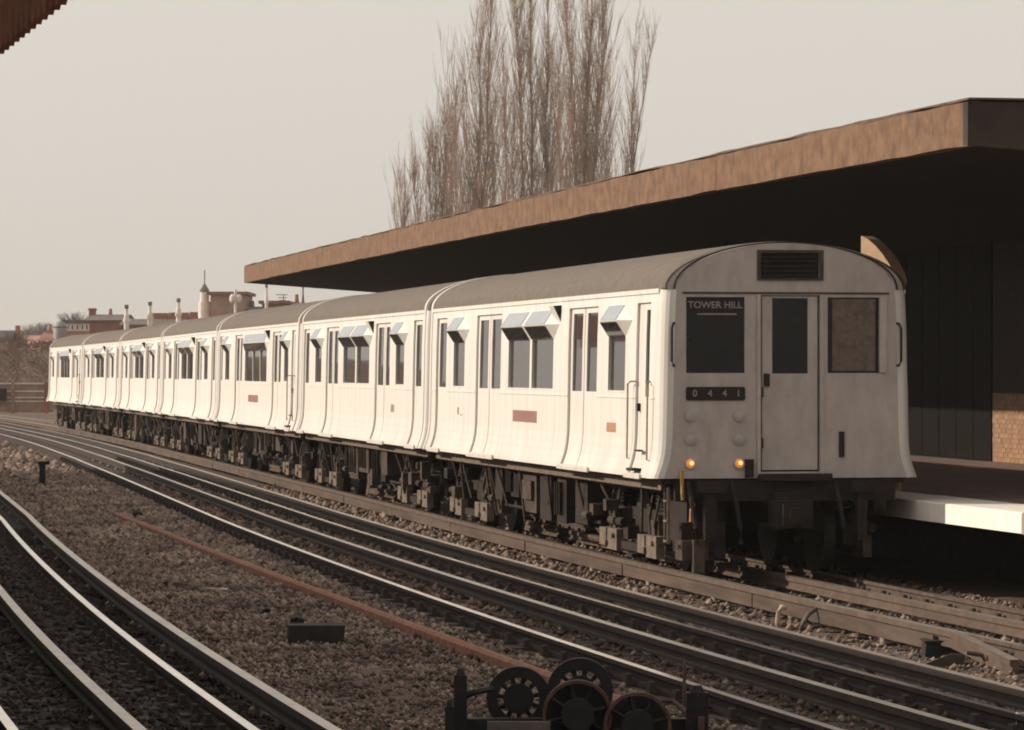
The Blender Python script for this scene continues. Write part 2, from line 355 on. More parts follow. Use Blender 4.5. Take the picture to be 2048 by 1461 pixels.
# canopy: a concrete slab with a deep fascia
S0, S1 = 40.6, 110.0
def can_z(s): return float(np.interp(s, [40, 72, 110], [4.64, 4.70, 4.72]))
def can_o(s): return float(np.interp(s, [40, 104], [1.42, 1.30]))
cn = thing('platform_canopy', 'long brown concrete canopy with stained fascia over the right platform', 'canopy', P(72, 6, PZ))
inv = Matrix.Translation(-cn.location)
def cpart(name, mb, mats):
    me = mb.fix(name, mats); me.transform(inv); return ob(name, me, cn)
def csweep(prof, a, b, step=2., jit=0.):
    m = MB(); n = len(prof); sl_ = list(np.linspace(a, b, max(2, int((b - a) / step) + 1)))
    for s in sl_:
        for o, z in prof: m.v.append(tuple(P(s, can_o(s) + o, can_z(s) + z - float(grade(s)) + RNG.normal(0, jit))))
    for i in range(len(sl_) - 1):
        for k in range(n): m.f.append((i * n + k, i * n + (k + 1) % n, (i + 1) * n + (k + 1) % n, (i + 1) * n + k)); m.m.append(0)
    m.f.append(tuple(reversed(range(n)))); m.m.append(0); m.f.append(tuple((len(sl_) - 1) * n + k for k in range(n))); m.m.append(0)
    return m
fa = [40.6, 51.5, 63.2, 75, 92, 110.0]
for a, b in zip(fa[:-1], fa[1:]):
    cpart('fascia_panel', csweep([(0, 0), (0, .46), (.16, .46), (.16, 0)], a + .012, b - .012, .7, .005), M_CONC)
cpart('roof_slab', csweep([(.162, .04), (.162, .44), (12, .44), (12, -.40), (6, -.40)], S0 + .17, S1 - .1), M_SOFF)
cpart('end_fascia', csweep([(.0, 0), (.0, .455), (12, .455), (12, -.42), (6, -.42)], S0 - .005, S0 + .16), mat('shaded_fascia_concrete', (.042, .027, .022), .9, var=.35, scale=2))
cpart('roof_edge', csweep([(.0, .472), (.0, .49), (12, .49), (12, .472)], S0 - .03, S1, .8, .007), M_CONCD)
cpart('end_fascia', csweep([(.0, 0), (.0, .455), (12, .455), (12, -.42), (6, -.42)], S1 + .0, S1 + .12), M_CONC)
for s in (66, 79, 92):
    m = MB(); p = P(s, 5.2, PZ); ps = head(s); c, n_ = math.cos(ps), math.sin(ps)
    m.box(p + Vector((0, 0, 1.9)), (.42, .42, 3.82), 0, Matrix.Rotation(ps, 3, 'Z'))
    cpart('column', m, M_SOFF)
# curved concrete bracket catching the sun between train roof and canopy
br = thing('concrete_bracket', 'curved sunlit concrete bracket showing above the cab roof', 'bracket', P(46.5, 2.5, PZ))
Yb = 45.6
outl = [(1722, 950), (1722, 472), (1735, 478), (1751, 492), (1766, 510), (1778, 528), (1787, 546), (1791, 562), (1782, 600), (1780, 950)]
fy = lambda u: Yb - (u - 1722) / FPX * Yb * 1.0
m = MB(); m.prism([px(u, v, fy(u)) if v < 900 else Vector((px(u, v, fy(u)).x, fy(u), PZ)) for u, v in outl], (.16, .22, 0))
me = m.fix('bracket_fin', mat('ochre_concrete', (.45, .30, .19), .9, var=.15, scale=3)); me.transform(Matrix.Translation(-br.location)); ob('bracket_fin', me, br)

# ------------------------------------------------------------------ the train
LEN = 15.58; PITCH = 15.9; SF = 42.85
ZC = 3.16
HZ = [1.09, 1.13, 1.19, 1.27, 1.37, 1.5, 1.75, 2.02, 2.66, 3.03, ZC]
HW = [1.045 * h_ for h_ in (1.462, 1.452, 1.430, 1.405, 1.386, 1.373, 1.366, 1.362, 1.350, 1.336, 1.326)]
def hw(z): return float(np.interp(z, HZ, HW))
def inset(s, r0, r1):
    d = 0
    if s < r0: d = r0 - math.sqrt(max(0, r0 * r0 - (r0 - s) ** 2))
    if LEN - s < r1: t = LEN - s; d = max(d, r1 - math.sqrt(max(0, r1 * r1 - (r1 - t) ** 2)))
    return d
def sheet(mb, sd, cols, zrows, depth, holes, r0=0, r1=0, mi=0, reveal=0.0):
    """side skin: columns along the car, rows in height, rectangular holes left open with reveals"""
    def pt(s, z, d=0): return (sd * (hw(z) - depth - d - (inset(s, r0, r1) if r0 or r1 else 0)), s, z)
    for i in range(len(cols) - 1):
        for j in range(len(zrows) - 1):
            sm = (cols[i] + cols[i + 1]) / 2; zm = (zrows[j] + zrows[j + 1]) / 2
            if any(a < sm < b and c < zm < d for a, b, c, d in holes): continue
            mb.quad(pt(cols[i], zrows[j]), pt(cols[i + 1], zrows[j]), pt(cols[i + 1], zrows[j + 1]), pt(cols[i], zrows[j + 1]), mi)
    if reveal:
        for a, b, c, d in holes:
            zz = [z for z in zrows if c - 1e-6 <= z <= d + 1e-6]
            for s in (a, b):
                for z0, z1 in zip(zz[:-1], zz[1:]): mb.quad(pt(s, z0), pt(s, z1), pt(s, z1, reveal), pt(s, z0, reveal), mi)
            for z in (c, d): mb.quad(pt(a, z), pt(b, z), pt(b, z, reveal), pt(a, z, reveal), mi)
def merge(*a):
    v = sorted(set(round(x, 4) for l in a for x in l)); return v
def pane(sd, a, b, z0, z1, depth):
    m = MB(); q = lambda s, z: (sd * (hw(z) - depth), s, z)
    m.quad(q(a, z0), q(b, z0), q(b, z1), q(a, z1)); return m
LEAD = [('cab', .55, 1.25), ('win', 1.82, 2.74), ('dd', 3.38, 5.10, 4.26), ('pair', 6.04, 7.46, 7.60, 9.10), ('dd', 9.67, 11.57, 10.65), ('win', 12.50, 13.42), ('sd', 14.05, 14.95)]
TRAIL = [('sd', .42, 1.30), ('win', 2.22, 3.12), ('dd', 3.78, 5.45, 4.56), ('pair', 6.15, 7.70, 7.88, 9.43), ('dd', 10.13, 11.80, 11.02), ('win', 12.46, 13.36), ('sd', 14.28, 15.16)]
WIDE = [('cab', .62, 1.2), ('win', 1.72, 2.42), ('dd', 2.98, 4.5, 3.75), ('tri', 5.5, 9.7), ('dd', 10.3, 11.8, 11.05), ('win', 13.0, 13.9), ('sd', 14.5, 15.2)]
def side(root, sd, lay, cabr, wide, simple):
    holes = []; jobs = []
    for e in lay:
        k = e[0]
        if k == 'win': holes.append((e[1], e[2], 2.02, 2.66)); jobs.append(('w', e[1], e[2]))
        elif k == 'pair':
            holes += [(e[1], e[2], 2.02, 2.66), (e[3], e[4], 2.02, 2.66)]; jobs.append(('p', e[1], e[2], e[3], e[4]))
        elif k == 'tri': holes.append((e[1], e[2], 2.02, 2.66)); jobs.append(('t', e[1], e[2]))
        elif k == 'dd': holes.append((e[1], e[2], 1.13, 3.03)); jobs.append(('d', e[1], e[2], e[3]))
        elif k == 'sd': holes.append((e[1], e[2], 1.13, 3.03)); jobs.append(('s', e[1], e[2]))
        elif k == 'cab': holes.append((e[1], e[2], 1.13, 3.03)); jobs.append(('c', e[1], e[2]))
    r0 = .15 if cabr else .10; r1 = .10
    ends = [0, .015, .04, .08, .11, r0, LEN - .1, LEN - .075, LEN - .04, LEN - .015, LEN]
    cols = merge(ends, [h[0] for h in holes], [h[1] for h in holes]); rows = merge(HZ, [1.13])
    mb = MB(); sheet(mb, sd, cols, rows, 0, holes, r0, r1, 0, .045); mb.obj('side_panel', M_WHITE, root)
    for j in jobs:
        k, a, b = j[0], j[1], j[2]
        if k in 'wpt':
            spans = [(a, b)] if k != 'p' else [(a, b), (j[3], j[4])]
            for x0, x1 in spans:
                wf = MB()
                if k == 't':
                    for mm in (.33, .66): q = x0 + (x1 - x0) * mm; wf.box((sd * (hw(2.3) - .03), q, 2.34), (.03, .06, .64))
                else:
                    wf.box((sd * (hw(2.03) - .02), (x0 + x1) / 2, 2.032), (.03, x1 - x0, .02))
                wo = wf.obj('window', M_WHITE, root)
                pane(sd, x0, x1, 2.02, 2.66, .035).obj('window_pane', M_GLASS, wo)
            # triangular ventilator hood above the window
            A, B = spans[0][0], spans[-1][1]; pr = .12; ck = .34; zt, zr, zb = 3.035, 2.845, 2.665
            H = MB(); f = lambda s, z, d: (sd * (hw(z) + d), s, z)
            rA, rB = f(A, zr, pr), f(B, zr, pr)
            if k == 't': pr = .06; rA, rB = f(A, zr, pr), f(B, zr, pr)
            H.quad(f(A, zt, .002), f(B, zt, .002), rB, rA)
            H.add([f(A, zt, .002), rA, f(A - ck, zr, .002)], [(0, 1, 2)]); H.add([f(B, zt, .002), rB, f(B + ck, zr, .002)], [(0, 1, 2)])
            H.add([f(A, zb, .002), rA, f(A - ck, zr, .002)], [(0, 1, 2)]); H.add([f(B, zb, .002), rB, f(B + ck, zr, .002)], [(0, 1, 2)])
            H.quad(f(A, zb, .002), f(B, zb, .002), rB, rA)
            ho = H.obj('ventilator_hood', M_WHITE, root)
            for x0, x1 in spans:
                def lerp(t, d, s): # along sloped top
                    z = zt + (zr - zt) * t; return (sd * (hw(z) + .002 + pr * t + d), s, z)
                G = MB(); G.quad(lerp(.06, .006, x0 + .03), lerp(.06, .006, x1 - .03), lerp(.95, .006, x1 - .03), lerp(.95, .006, x0 + .03)); G.obj('ventilator_glass', M_VGLASS, ho)
                def low(t, d, s): z = zb + (zr - zb) * t; return (sd * (hw(z) + .002 + pr * t + d), s, z - .004)
                G = MB(); G.quad(low(.02, .006, x0 + .02), low(.02, .006, x1 - .02), low(.93, .006, x1 - .02), low(.93, .006, x0 + .02)); G.obj('ventilator_underglass', M_GLASS, ho)
            if k in 'pt':   # small wedge lamp housing beside the hood, its shaded end coloured dark
                W = MB(); s0 = A - .42; x = hw(3.0)
                W.add([(sd * x, s0, 3.08), (sd * x, s0, 2.86), (sd * (x + .1), s0, 3.07), (sd * x, s0 + .3, 3.08), (sd * x, s0 + .3, 2.86), (sd * (x + .1), s0 + .3, 3.07)],
                      [(0, 1, 2), (3, 5, 4), (0, 2, 5, 3), (1, 4, 5, 2), (0, 3, 4, 1)])
                W.m = [1, 0, 0, 0, 0]; W.obj('indicator_housing', [M_WHITE, M_DARK], root)
        else:
            leaves = [(a, j[3] - .008, ), (j[3] + .008, b)] if k == 'd' else [(a, b)]
            for x0, x1 in leaves:
                wd = x1 - x0; mg = .13 if k != 'c' else .10
                if k == 'c': hx = (x0 + .05, x0 + .33, 1.98, 2.95)
                else: hx = (x0 + mg, x1 - mg, 2.02, 2.96)
                D = MB(); rows_ = merge([z for z in HZ if 1.13 <= z <= 3.03], [1.13, 3.03, hx[2], hx[3]])
                sheet(D, sd, merge([x0, x1, hx[0], hx[1]], []), rows_, .032, [hx], 0, 0, 0, .02)
                D.box((sd * (hw(1.12) - .02), (x0 + x1) / 2, 1.122), (.08, wd, .02))
                do = D.obj('door', M_WHITE, root)
                pane(sd, hx[0], hx[1], hx[2], hx[3], .050).obj('window_pane', M_GLASS, do)
            edges = [a, b] + ([j[3]] if k == 'd' else [])       # rubber edges
            for e_ in edges:
                G = MB()
                zs = [z for z in HZ if 1.13 <= z <= 3.03]; zs = merge(zs, [1.13, 3.03])
                for z0, z1 in zip(zs[:-1], zs[1:]):
                    d = .030 if e_ in (a, b) else .03
                    G.quad((sd * (hw(z0) - d), e_ - .013, z0), (sd * (hw(z0) - d), e_ + .013, z0), (sd * (hw(z1) - d), e_ + .013, z1), (sd * (hw(z1) - d), e_ - .013, z1))
                G.obj('rubber_seal', mat('seal_line', (.22, .16, .12), .8, var=.2), root)
            st = MB(); st.box((sd * (hw(1.1) + .012), (a + b) / 2, 1.095), (.03, b - a + .12, .045)); st.obj('door_sill', M_WHITE, root)
            if k == 'c':
                for x in (a - .20, b + .12):
                    x0_ = x; t = MB(); w_ = hw(1.5)
                    t.tube([(sd * (w_ + .0), x0_, 1.26), (sd * (w_ + .06), x0_, 1.29), (sd * (w_ + .05), x0_, 2.12), (sd * (w_ + .045), x0_ - .12 if x > b else x0_ + .12, 2.15), (sd * (w_ - .02), x0_ - .14 if x > b else x0_ + .14, 2.15)], .011, 6)
                    t.obj('grab_rail', mat('tarnished_rail', (.28, .2, .13), .5, var=.3), root)
                t = MB(); t.box((sd * hw(1.2) + sd * .03, (a + b) / 2, 1.17), (.1, .34, .03)); t.box((sd * hw(1.3) + sd * .01, (a + b) / 2 - .05, 1.38), (.05, .2, .02)); t.obj('foot_step', M_DARK, root)
                t = MB(); t.box((sd * (hw(1.9) - .02), b - .12, 1.86), (.05, .05, .09)); t.obj('door_handle', M_DARK, root)
    for (q0, q1) in zip([.25] + [e[-2] if e[0] == 'dd' else e[-1] for e in lay if e[0] in ('dd', 'sd', 'cab')], [e[1] for e in lay if e[0] in ('dd', 'sd', 'cab')] + [LEN - .25]):
        q0 = [e[2] for e in lay if abs(e[-2 if e[0] == 'dd' else -1] - q0) < 1e-6 and e[0] in ('dd', 'sd', 'cab')][0] if q0 != .25 else q0
        if q1 - q0 > .15: ws = MB(); ws.box((sd * (hw(1.97) + .003), (q0 + q1) / 2, 1.965), (.01, q1 - q0 - .02, .014)); ws.obj('waist_bead', M_WHITE, root)
    rs = MB(); rs.box((sd * (hw(ZC) + .004), LEN / 2, ZC - .01), (.03, LEN - .3, .05)); rs.obj('rain_strip', M_WHITE, root)
def arc(x, w=None):
    w = w or hw(ZC); t = max(-1, min(1, x / w)); return ZC + .525 * math.sqrt(max(0, 1 - t * t))
def roof(root, r0=.1):
    mb = MB(); n = 28; w = hw(ZC) + .004
    cols = [0.02, .06, .14, 2, 4, 6, 8, 10, 12, 14, LEN - .14, LEN - .06, LEN - .02]
    for s in cols:
        d = .03 if s in (cols[0], cols[-1]) else (.008 if s in (cols[1], cols[-2]) else 0)
        for k in range(n + 1):
            t = math.pi * k / n; mb.v.append(((w - d) * math.cos(t), s, ZC + .012 + (.525 - d) * math.sin(t)))
    for i in range(len(cols) - 1):
        for k in range(n): mb.f.append((i * (n + 1) + k, i * (n + 1) + k + 1, (i + 1) * (n + 1) + k + 1, (i + 1) * (n + 1) + k)); mb.m.append(0)
    r_ = mb.obj('roof', M_ROOF, root, True)
def end_arch(root, s, cab=False):
    mb = MB(); n = 36; pts = []
    for z in HZ[:-1]: pts.append((hw(z) + .012, z))
    for k in range(n + 1): t = math.pi * k / n; pts.append(((hw(ZC) + .014) * math.cos(t), ZC + .02 + .53 * math.sin(t)))
    for z in reversed(HZ[:-1]): pts.append((-hw(z) - .012, z))
    a, b = (.10, .24) if s == 0 else (LEN - .24, LEN - .10)
    for i in range(len(pts) - 1):
        (x0, z0), (x1, z1) = pts[i], pts[i + 1]
        mb.quad((x0, a, z0), (x1, a, z1), (x1, b, z1), (x0, b, z0), 0)
        for q in (a, b): mb.quad((x0, q, z0), (x1, q, z1), (x1 * .985, q, z1 - .02 if z1 > ZC else z1), (x0 * .985, q, z0 - .02 if z0 > ZC else z0), 0)
    mb.obj('end_arch', M_WHITE, root)
def front(root, s, cab):
    """end wall: grid clipped to the body outline with rectangular openings"""
    sgn = -1 if s == 0 else 1; ins = .15 if (cab and s == 0) else .10
    holes = []
    if cab:
        holes = [(-1.13, -.47, 2.245, 3.08), (.47, 1.12, 2.245, 3.08), (-.29, .38, 1.16, 3.10), (-.29, .38, 3.29, 3.57)]
    else: holes = [(-1.0, -.5, 2.1, 3.0), (-.33, .33, 1.16, 3.0), (.5, 1.0, 2.1, 3.0)]
    zr = merge([z for z in HZ], [1.16, 2.1, 2.245, 3.0, 3.08, 3.10]); W = hw(ZC) - ins
    xs = merge(list(np.linspace(-1, 1, 21)), [h[0] / W for h in holes], [h[1] / W for h in holes])
    mb = MB(); wz = lambda z: hw(z) - ins
    def X(t, z):     # inner columns stay vertical, outer ones follow the outline
        x = t * W
        if abs(t) > .94: x = math.copysign(W * .94 + (abs(t) - .94) / .06 * (wz(z) - W * .94), t)
        return x
    for i in range(len(xs) - 1):
        tm = (xs[i] + xs[i + 1]) / 2 * W
        for j in range(len(zr) - 1):
            zm = (zr[j] + zr[j + 1]) / 2
            if any(a < tm < b and c < zm < d for a, b, c, d in holes): continue
            mb.quad((X(xs[i], zr[j]), s, zr[j]), (X(xs[i + 1], zr[j]), s, zr[j]), (X(xs[i + 1], zr[j + 1]), s, zr[j + 1]), (X(xs[i], zr[j + 1]), s, zr[j + 1]))
        # lunette up to the roof
        x0, x1 = xs[i] * W, xs[i + 1] * W; a0 = arc(x0, W + .015) - .015; a1 = arc(x1, W + .015) - .015
        lv = [(ZC, ZC)]
        if cab and -.29 < tm < .38: lv += [(3.29, 3.29), (3.57, 3.57)]
        lv += [(max(a0, ZC), max(a1, ZC))]
        for (p0, p1), (q0, q1) in zip(lv[:-1], lv[1:]):
            if cab and -.29 < tm < .38 and p0 == 3.29: continue
            mb.quad((x0, s, p0), (x1, s, p1), (x1, s, q1), (x0, s, q0))
    for a, b, c, d in holes:
        e = s - sgn * .05
        for A_, B_ in (((a, c), (b, c)), ((b, c), (b, d)), ((b, d), (a, d)), ((a, d), (a, c))):
            mb.quad((A_[0], s, A_[1]), (B_[0], s, B_[1]), (B_[0], e, B_[1]), (A_[0], e, A_[1]))
    # rolled edge from the end wall up to the roof skin
    n = 36
    for k in range(n):
        t0, t1 = math.pi * k / n, math.pi * (k + 1) / n
        for (w0, y0, h0), (w1, y1, h1) in (((W, s, .51), (W + ins * .7, s - sgn * ins * .3, .522)), ((W + ins * .7, s - sgn * ins * .3, .522), (hw(ZC) + .006, s - sgn * ins, .535))):
            mb.quad((w0 * math.cos(t0), y0, ZC + h0 * math.sin(t0)), (w0 * math.cos(t1), y0, ZC + h0 * math.sin(t1)), (w1 * math.cos(t1), y1, ZC + h1 * math.sin(t1)), (w1 * math.cos(t0), y1, ZC + h1 * math.sin(t0)))
    mb.obj('end_wall', M_FRONT, root)
    return holes, sgn
def txt(body, size, name, material, parent, loc, rx=math.pi / 2, sx=1.0):
    c = bpy.data.curves.new('t', 'FONT'); c.body = body; c.size = size; c.align_x = 'CENTER'; c.align_y = 'CENTER'; c.extrude = .001; c.offset = .0015
    t = bpy.data.objects.new('t', c); COL.objects.link(t); bpy.context.view_layer.update()
    me = bpy.data.meshes.new_from_object(t.evaluated_get(bpy.context.evaluated_depsgraph_get())); bpy.data.objects.remove(t)
    me.materials.clear(); me.materials.append(material); o = ob(name, me, parent, loc); o.rotation_euler = (rx, 0, 0); o.scale = (sx, 1, 1); return o
def bogie(root, sc, shoe=True):
    bg = ob('bogie', MB().box((0, sc, .62), (1.7, .5, .22)).fix('bogie', M_UNDER), root)
    for sd in (-1, 1):
        f = MB(); f.box((sd * 1.0, sc, .60), (.06, 3.0, .14)); f.box((sd * 1.0, sc, .48), (.08, .9, .16)); f.obj('side_frame', M_UNDER, bg)
        for a in (-1.05, 1.05):
            x = MB(); x.box((sd * 1.08, sc + a, .47), (.16, .34, .34)); x.box((sd * 1.17, sc + a, .47), (.05, .24, .22)); x.obj('axlebox', M_DUST2, bg)
            x = MB()
            for k in range(5): x.cyl((sd * 1.06, sc + a, .68 + k * .045), (0, 0, 1), .095 - .006 * (k % 2), .025, 10)
            x.obj('spring', M_UNDER, bg)
            wl = MB(); wl.cyl((sd * .76, sc + a, .44), (1, 0, 0), .44, .13, 28); wl.cyl((sd * .70, sc + a, .44), (1, 0, 0), .475, .025, 28); wl.cyl((sd * .84, sc + a, .44), (1, 0, 0), .14, .06, 12); wl.obj('wheel', M_WHEEL, bg)
            h = MB(); h.tube([(sd * 1.12, sc + a + .2, .92), (sd * 1.2, sc + a + .12, .62), (sd * 1.2, sc + a + .05, .40)], .022, 6); h.tube([(sd * 1.14, sc + a - .22, .95), (sd * 1.2, sc + a - .12, .5)], .016, 6); h.obj('hanger_link', M_DUST2, bg)
            b_ = MB(); b_.box((sd * 1.2, sc + a - .18, .285), (.10, .52, .25)); b_.box((sd * 1.2, sc + a + .30, .30), (.12, .36, .21)); b_.cyl((sd * 1.26, sc + a + .08, .24), (1, 0, 0), .035, .05, 8); b_.cyl((sd * 1.26, sc + a - .3, .33), (1, 0, 0), .03, .05, 8); b_.obj('shoe_beam_casting', M_DUST, bg)
        if shoe: s_ = MB(); s_.box((sd * 1.15, sc, .23), (.09, 2.2, .09)); s_.box((sd * 1.13, sc + .1, .13), (.16, .3, .04)); s_.obj('collector_shoe', M_UNDER, bg)
    return bg
def under(root, seed, cab):
    r = random.Random(seed)
    for sd in (-1, 1):
        m = MB(); m.box((sd * 1.33, LEN / 2, 1.015), (.05, LEN - .5, .12)); m.box((sd * 1.30, LEN / 2, 1.07), (.12, LEN - .6, .03)); m.obj('solebar', M_DUST, root)
        s = 5.0
        while s < LEN - 5.0:
            wd = r.uniform(.35, 1.2); h = r.uniform(.35, .62); t = .97 - r.uniform(0, .08)
            m = MB(); m.box((sd * r.uniform(.98, 1.12), s + wd / 2, t - h / 2), (.35, wd, h))
            if r.random() < .6: m.box((sd * 1.2, s + wd / 2, t - h * .4), (.12, wd * .7, h * .5))
            if r.random() < .5:
                for k in range(3): m.box((sd * 1.27, s + wd * (.25 + .25 * k), t - h * .45), (.05, .035, h * .75))
            m.obj('equipment_case', r.choice([M_UNDER, M_UNDER, M_DUST2]), root); s += wd + r.uniform(.06, .5)
        for k in range(9):
            s = r.uniform(.6, LEN - .8); h = r.uniform(.1, .3); m = MB(); m.box((sd * r.uniform(1.05, 1.27), s, r.uniform(.35, .85)), (.14, r.uniform(.12, .4), h)); m.cyl((sd * 1.2, s + .1, .5), (0, 1, 0), .05, .3, 8); m.obj('valve_box', r.choice([M_UNDER, M_DUST2, M_DUST2]), root)
        for k in range(13):
            s = r.uniform(1, LEN - 1); m = MB(); z = r.uniform(.25, .6)
            m.tube([(sd * 1.3, s, 1.0), (sd * (1.28), s + .03, .9), (sd * r.uniform(1.1, 1.25), s + r.uniform(-.25, .25), z)], .018, 6); m.obj('pipe', M_DUST2, root)
        m = MB(); m.tube([(sd * 1.2, .8, .93), (sd * 1.2, LEN - .8, .93)], .03, 6); m.tube([(sd * 1.1, 4.6, .42), (sd * 1.1, LEN - 4.6, .42)], .022, 6); m.obj('pipe', M_UNDER, root)
    m = MB(); m.box((0, LEN / 2, 1.06), (2.7, LEN - .12, .06)); m.box((0, LEN / 2, .9), (.5, LEN - .2, .22)); m.obj('underframe', M_UNDER, root)
    bogie(root, 2.45); bogie(root, LEN - 2.45)
    for s, g_ in ((.0, -1), (LEN, 1)):
        m = MB(); m.box((0, s + g_ * .06, .78), (.34, .24, .3)); m.obj('coupler', M_UNDER, root)
def car(idx, label, lay, cab=False, wide=False):
    s0 = SF + PITCH * idx; a = P(s0, .062); b = P(s0 + LEN, .062); d = b - a
    root = thing('train_car', label, 'train car', a, math.atan2(-d.x, d.y), 'cars of the white train')
    if idx: root.rotation_euler = (math.asin(max(-1, min(1, d.z / d.length))), 0, math.atan2(-d.x, d.y))
    side(root, -1, lay, cab, wide, idx > 3); side(root, 1, lay, cab, wide, True)
    roof(root); end_arch(root, LEN)
    if not cab or idx: end_arch(root, 0)
    under(root, 40 + idx, cab)
    if not (cab and idx == 0):
        front(root, 0, False)
        for x0, x1, z0, z1 in ((-1.0, -.5, 2.1, 3.0), (.5, 1.0, 2.1, 3.0)): MB().quad((x0, .045, z0), (x1, .045, z0), (x1, .045, z1), (x0, .045, z1)).obj('end_window', M_GLASS, root)
        MB().box((0, .06, 2.08), (.66, .03, 1.84)).obj('end_door', M_FRONT, root)
    front(root, LEN, False)
    for x0, x1, z0, z1 in ((-1.0, -.5, 2.1, 3.0), (.5, 1.0, 2.1, 3.0)): MB().quad((x0, LEN - .045, z0), (x1, LEN - .045, z0), (x1, LEN - .045, z1), (x0, LEN - .045, z1)).obj('end_window', M_GLASS, root)
    MB().box((0, LEN - .06, 2.08), (.66, .03, 1.84)).obj('end_door', M_FRONT, root)
    return root
def flat_on_side(root, s, z, w_, h_, m, name):
    q = MB(); x = -(hw(z) + .004); x2 = -(hw(z + h_) + .004)
    q.quad((x, s, z), (x, s + w_, z), (x2, s + w_, z + h_), (x2, s, z + h_)); q.prism([(x, s, z), (x, s + w_, z), (x2, s + w_, z + h_), (x2, s, z + h_)], (.002, 0, 0)); return q.obj(name, m, root)

lead = car(0, 'leading white train car with cab front, lit lamps and headcode plate', LEAD, True)
front(lead, 0, True)
# --- cab front details
F = 0.0
def fbox(name, x0, x1, z0, z1, y0, y1, m, parent=lead): return MB().box(((x0 + x1) / 2, (y0 + y1) / 2, (z0 + z1) / 2), (x1 - x0, y1 - y0, z1 - z0)).obj(name, m, parent)
wl = fbox('windscreen', -1.13, -.47, 2.245, 3.08, .03, .05, M_CABG)
bl_ = fbox('destination_blind', -1.09, -.51, 2.93, 3.06, .018, .028, M_DARK, wl)
txt('TOWER HILL', .105, 'lettering', M_PALE, bl_, (-.80, .014, 2.99))
fbox('blind_edge', -1.0, -.56, 2.885, 2.90, .015, .028, M_PALE, wl)
wr = fbox('windscreen', .47, 1.12, 2.245, 3.08, .03, .05, M_CABG)
fbox('dirty_glass', .53, 1.02, 2.27, 3.06, .022, .028, M_BLIND, wr)
fbox('window_post', 1.06, 1.135, 2.25, 3.09, -.03, .03, M_FRONT, wr)
cdoor = MB()
for x0, x1, z0, z1 in ((-.27, -.155, 1.18, 3.09), (.25, .36, 1.18, 3.09), (-.155, .25, 1.18, 2.24), (-.155, .25, 3.07, 3.09)): cdoor.box(((x0 + x1) / 2, .035, (z0 + z1) / 2), (x1 - x0, .03, z1 - z0))
cdoor = cdoor.obj('cab_door', M_FRONT, lead)
fbox('door_window', -.155, .25, 2.24, 3.07, .035, .05, M_CABG, cdoor)
fbox('door_gap', -.289, .379, 1.165, 3.099, .052, .06, M_DARK, cdoor)
for z in (1.42, 1.98): fbox('hinge', -.315, -.26, z, z + .11, -.012, .03, M_DUST2, cdoor)
fbox('door_latch', -.25, -.19, 2.1, 2.24, -.012, .025, M_DARK, cdoor)
fbox('door_post', -.335, -.295, 1.12, 3.11, -.028, .0, M_FRONT)
fbox('door_post', .385, .42, 1.12, 3.11, -.018, .0, M_FRONT)
fbox('door_step', -.32, .50, 1.065, 1.14, -.10, .02, M_DARK)
fbox('moulding', -1.17, 1.17, 3.115, 3.135, -.012, .0, M_DUST2)
lv = fbox('ventilator_grille', -.288, .378, 3.292, 3.568, .04, .05, M_DARK)
for k in range(5): MB().box((.045, .02, 3.32 + k * .052), (.62, .05, .012), 0, Matrix.Rotation(.6, 3, 'X')).obj('louvre', M_UNDER, lv)
for x0, x1, z0, z1 in ((-.33, .42, 3.57, 3.60), (-.33, .42, 3.265, 3.29), (-.33, -.29, 3.29, 3.57), (.38, .42, 3.29, 3.57)): fbox('grille_frame', x0, x1, z0, z1, -.02, .0, M_DUST2, lv)
rim = MB(); Wc = hw(ZC) - .15
rim.tube([((Wc + .03) * math.cos(math.pi * k / 40), -.004, ZC + .01 + .512 * math.sin(math.pi * k / 40)) for k in range(41)], .010, 6); rim.obj('roof_rim', M_UNDER, lead)
npl = MB(); pts = []
for cx_, cz_, a0 in ((-.49, 2.072, 0), (-1.11, 2.072, 90), (-1.11, 1.968, 180), (-.49, 1.968, 270)):
    for k in range(4): a = R(a0 + 30 * k); pts.append((cx_ + .022 * math.cos(a), -.014, cz_ + .022 * math.sin(a)))
npl.prism(pts, (0, .012, 0)); npl = npl.obj('number_plate', M_DARK, lead)
for ch, x in zip('0441', (-1.035, -.865, -.70, -.545)): txt(ch, .105, 'numeral', M_PALE, npl, (x, -.016, 2.02))
def lamp(x, z, lit):
    b = MB(); b.cyl((x, -.012, z), (0, 1, 0), .062, .024, 24); b = b.obj('marker_lamp', M_FRONT, lead, False)
    m = MB(); rr = .048
    for i in range(5):
        t = i / 4 * math.pi / 2; m.v += [(x + rr * math.cos(t) * math.cos(2 * math.pi * k / 20), -.026 - (.022 if lit else .006) * math.sin(t), z + rr * math.cos(t) * math.sin(2 * math.pi * k / 20)) for k in range(20)]
    for i in range(4):
        for k in range(20): m.f.append((i * 20 + k, i * 20 + (k + 1) % 20, (i + 1) * 20 + (k + 1) % 20, (i + 1) * 20 + k)); m.m.append(0)
    m.obj('lens', M_LAMP if lit else M_LENS, b, True)
    if lit: MB().cyl((x + .006, -.049, z + .004), (0, 1, 0), .022, .004, 14).obj('bulb', M_BULB, b)
for x in (-1.085, -.535):
    lamp(x, 1.775, False); lamp(x, 1.52, False); lamp(x, 1.255, True)
for x in (-1.30, 1.30):
    t = MB(); sg = 1 if x < 0 else -1; t.tube([(x + sg * .06, .05, 2.80), (x + sg * .02, -.03, 2.79), (x, -.04, 2.74), (x, -.04, 2.38), (x + sg * .02, -.03, 2.33), (x + sg * .06, .05, 2.32)], .014, 6); t.obj('grab_handle', M_DARK, lead)
fbox('lamp_bracket', .60, .655, 1.32, 1.60, -.03, .0, M_DARK)
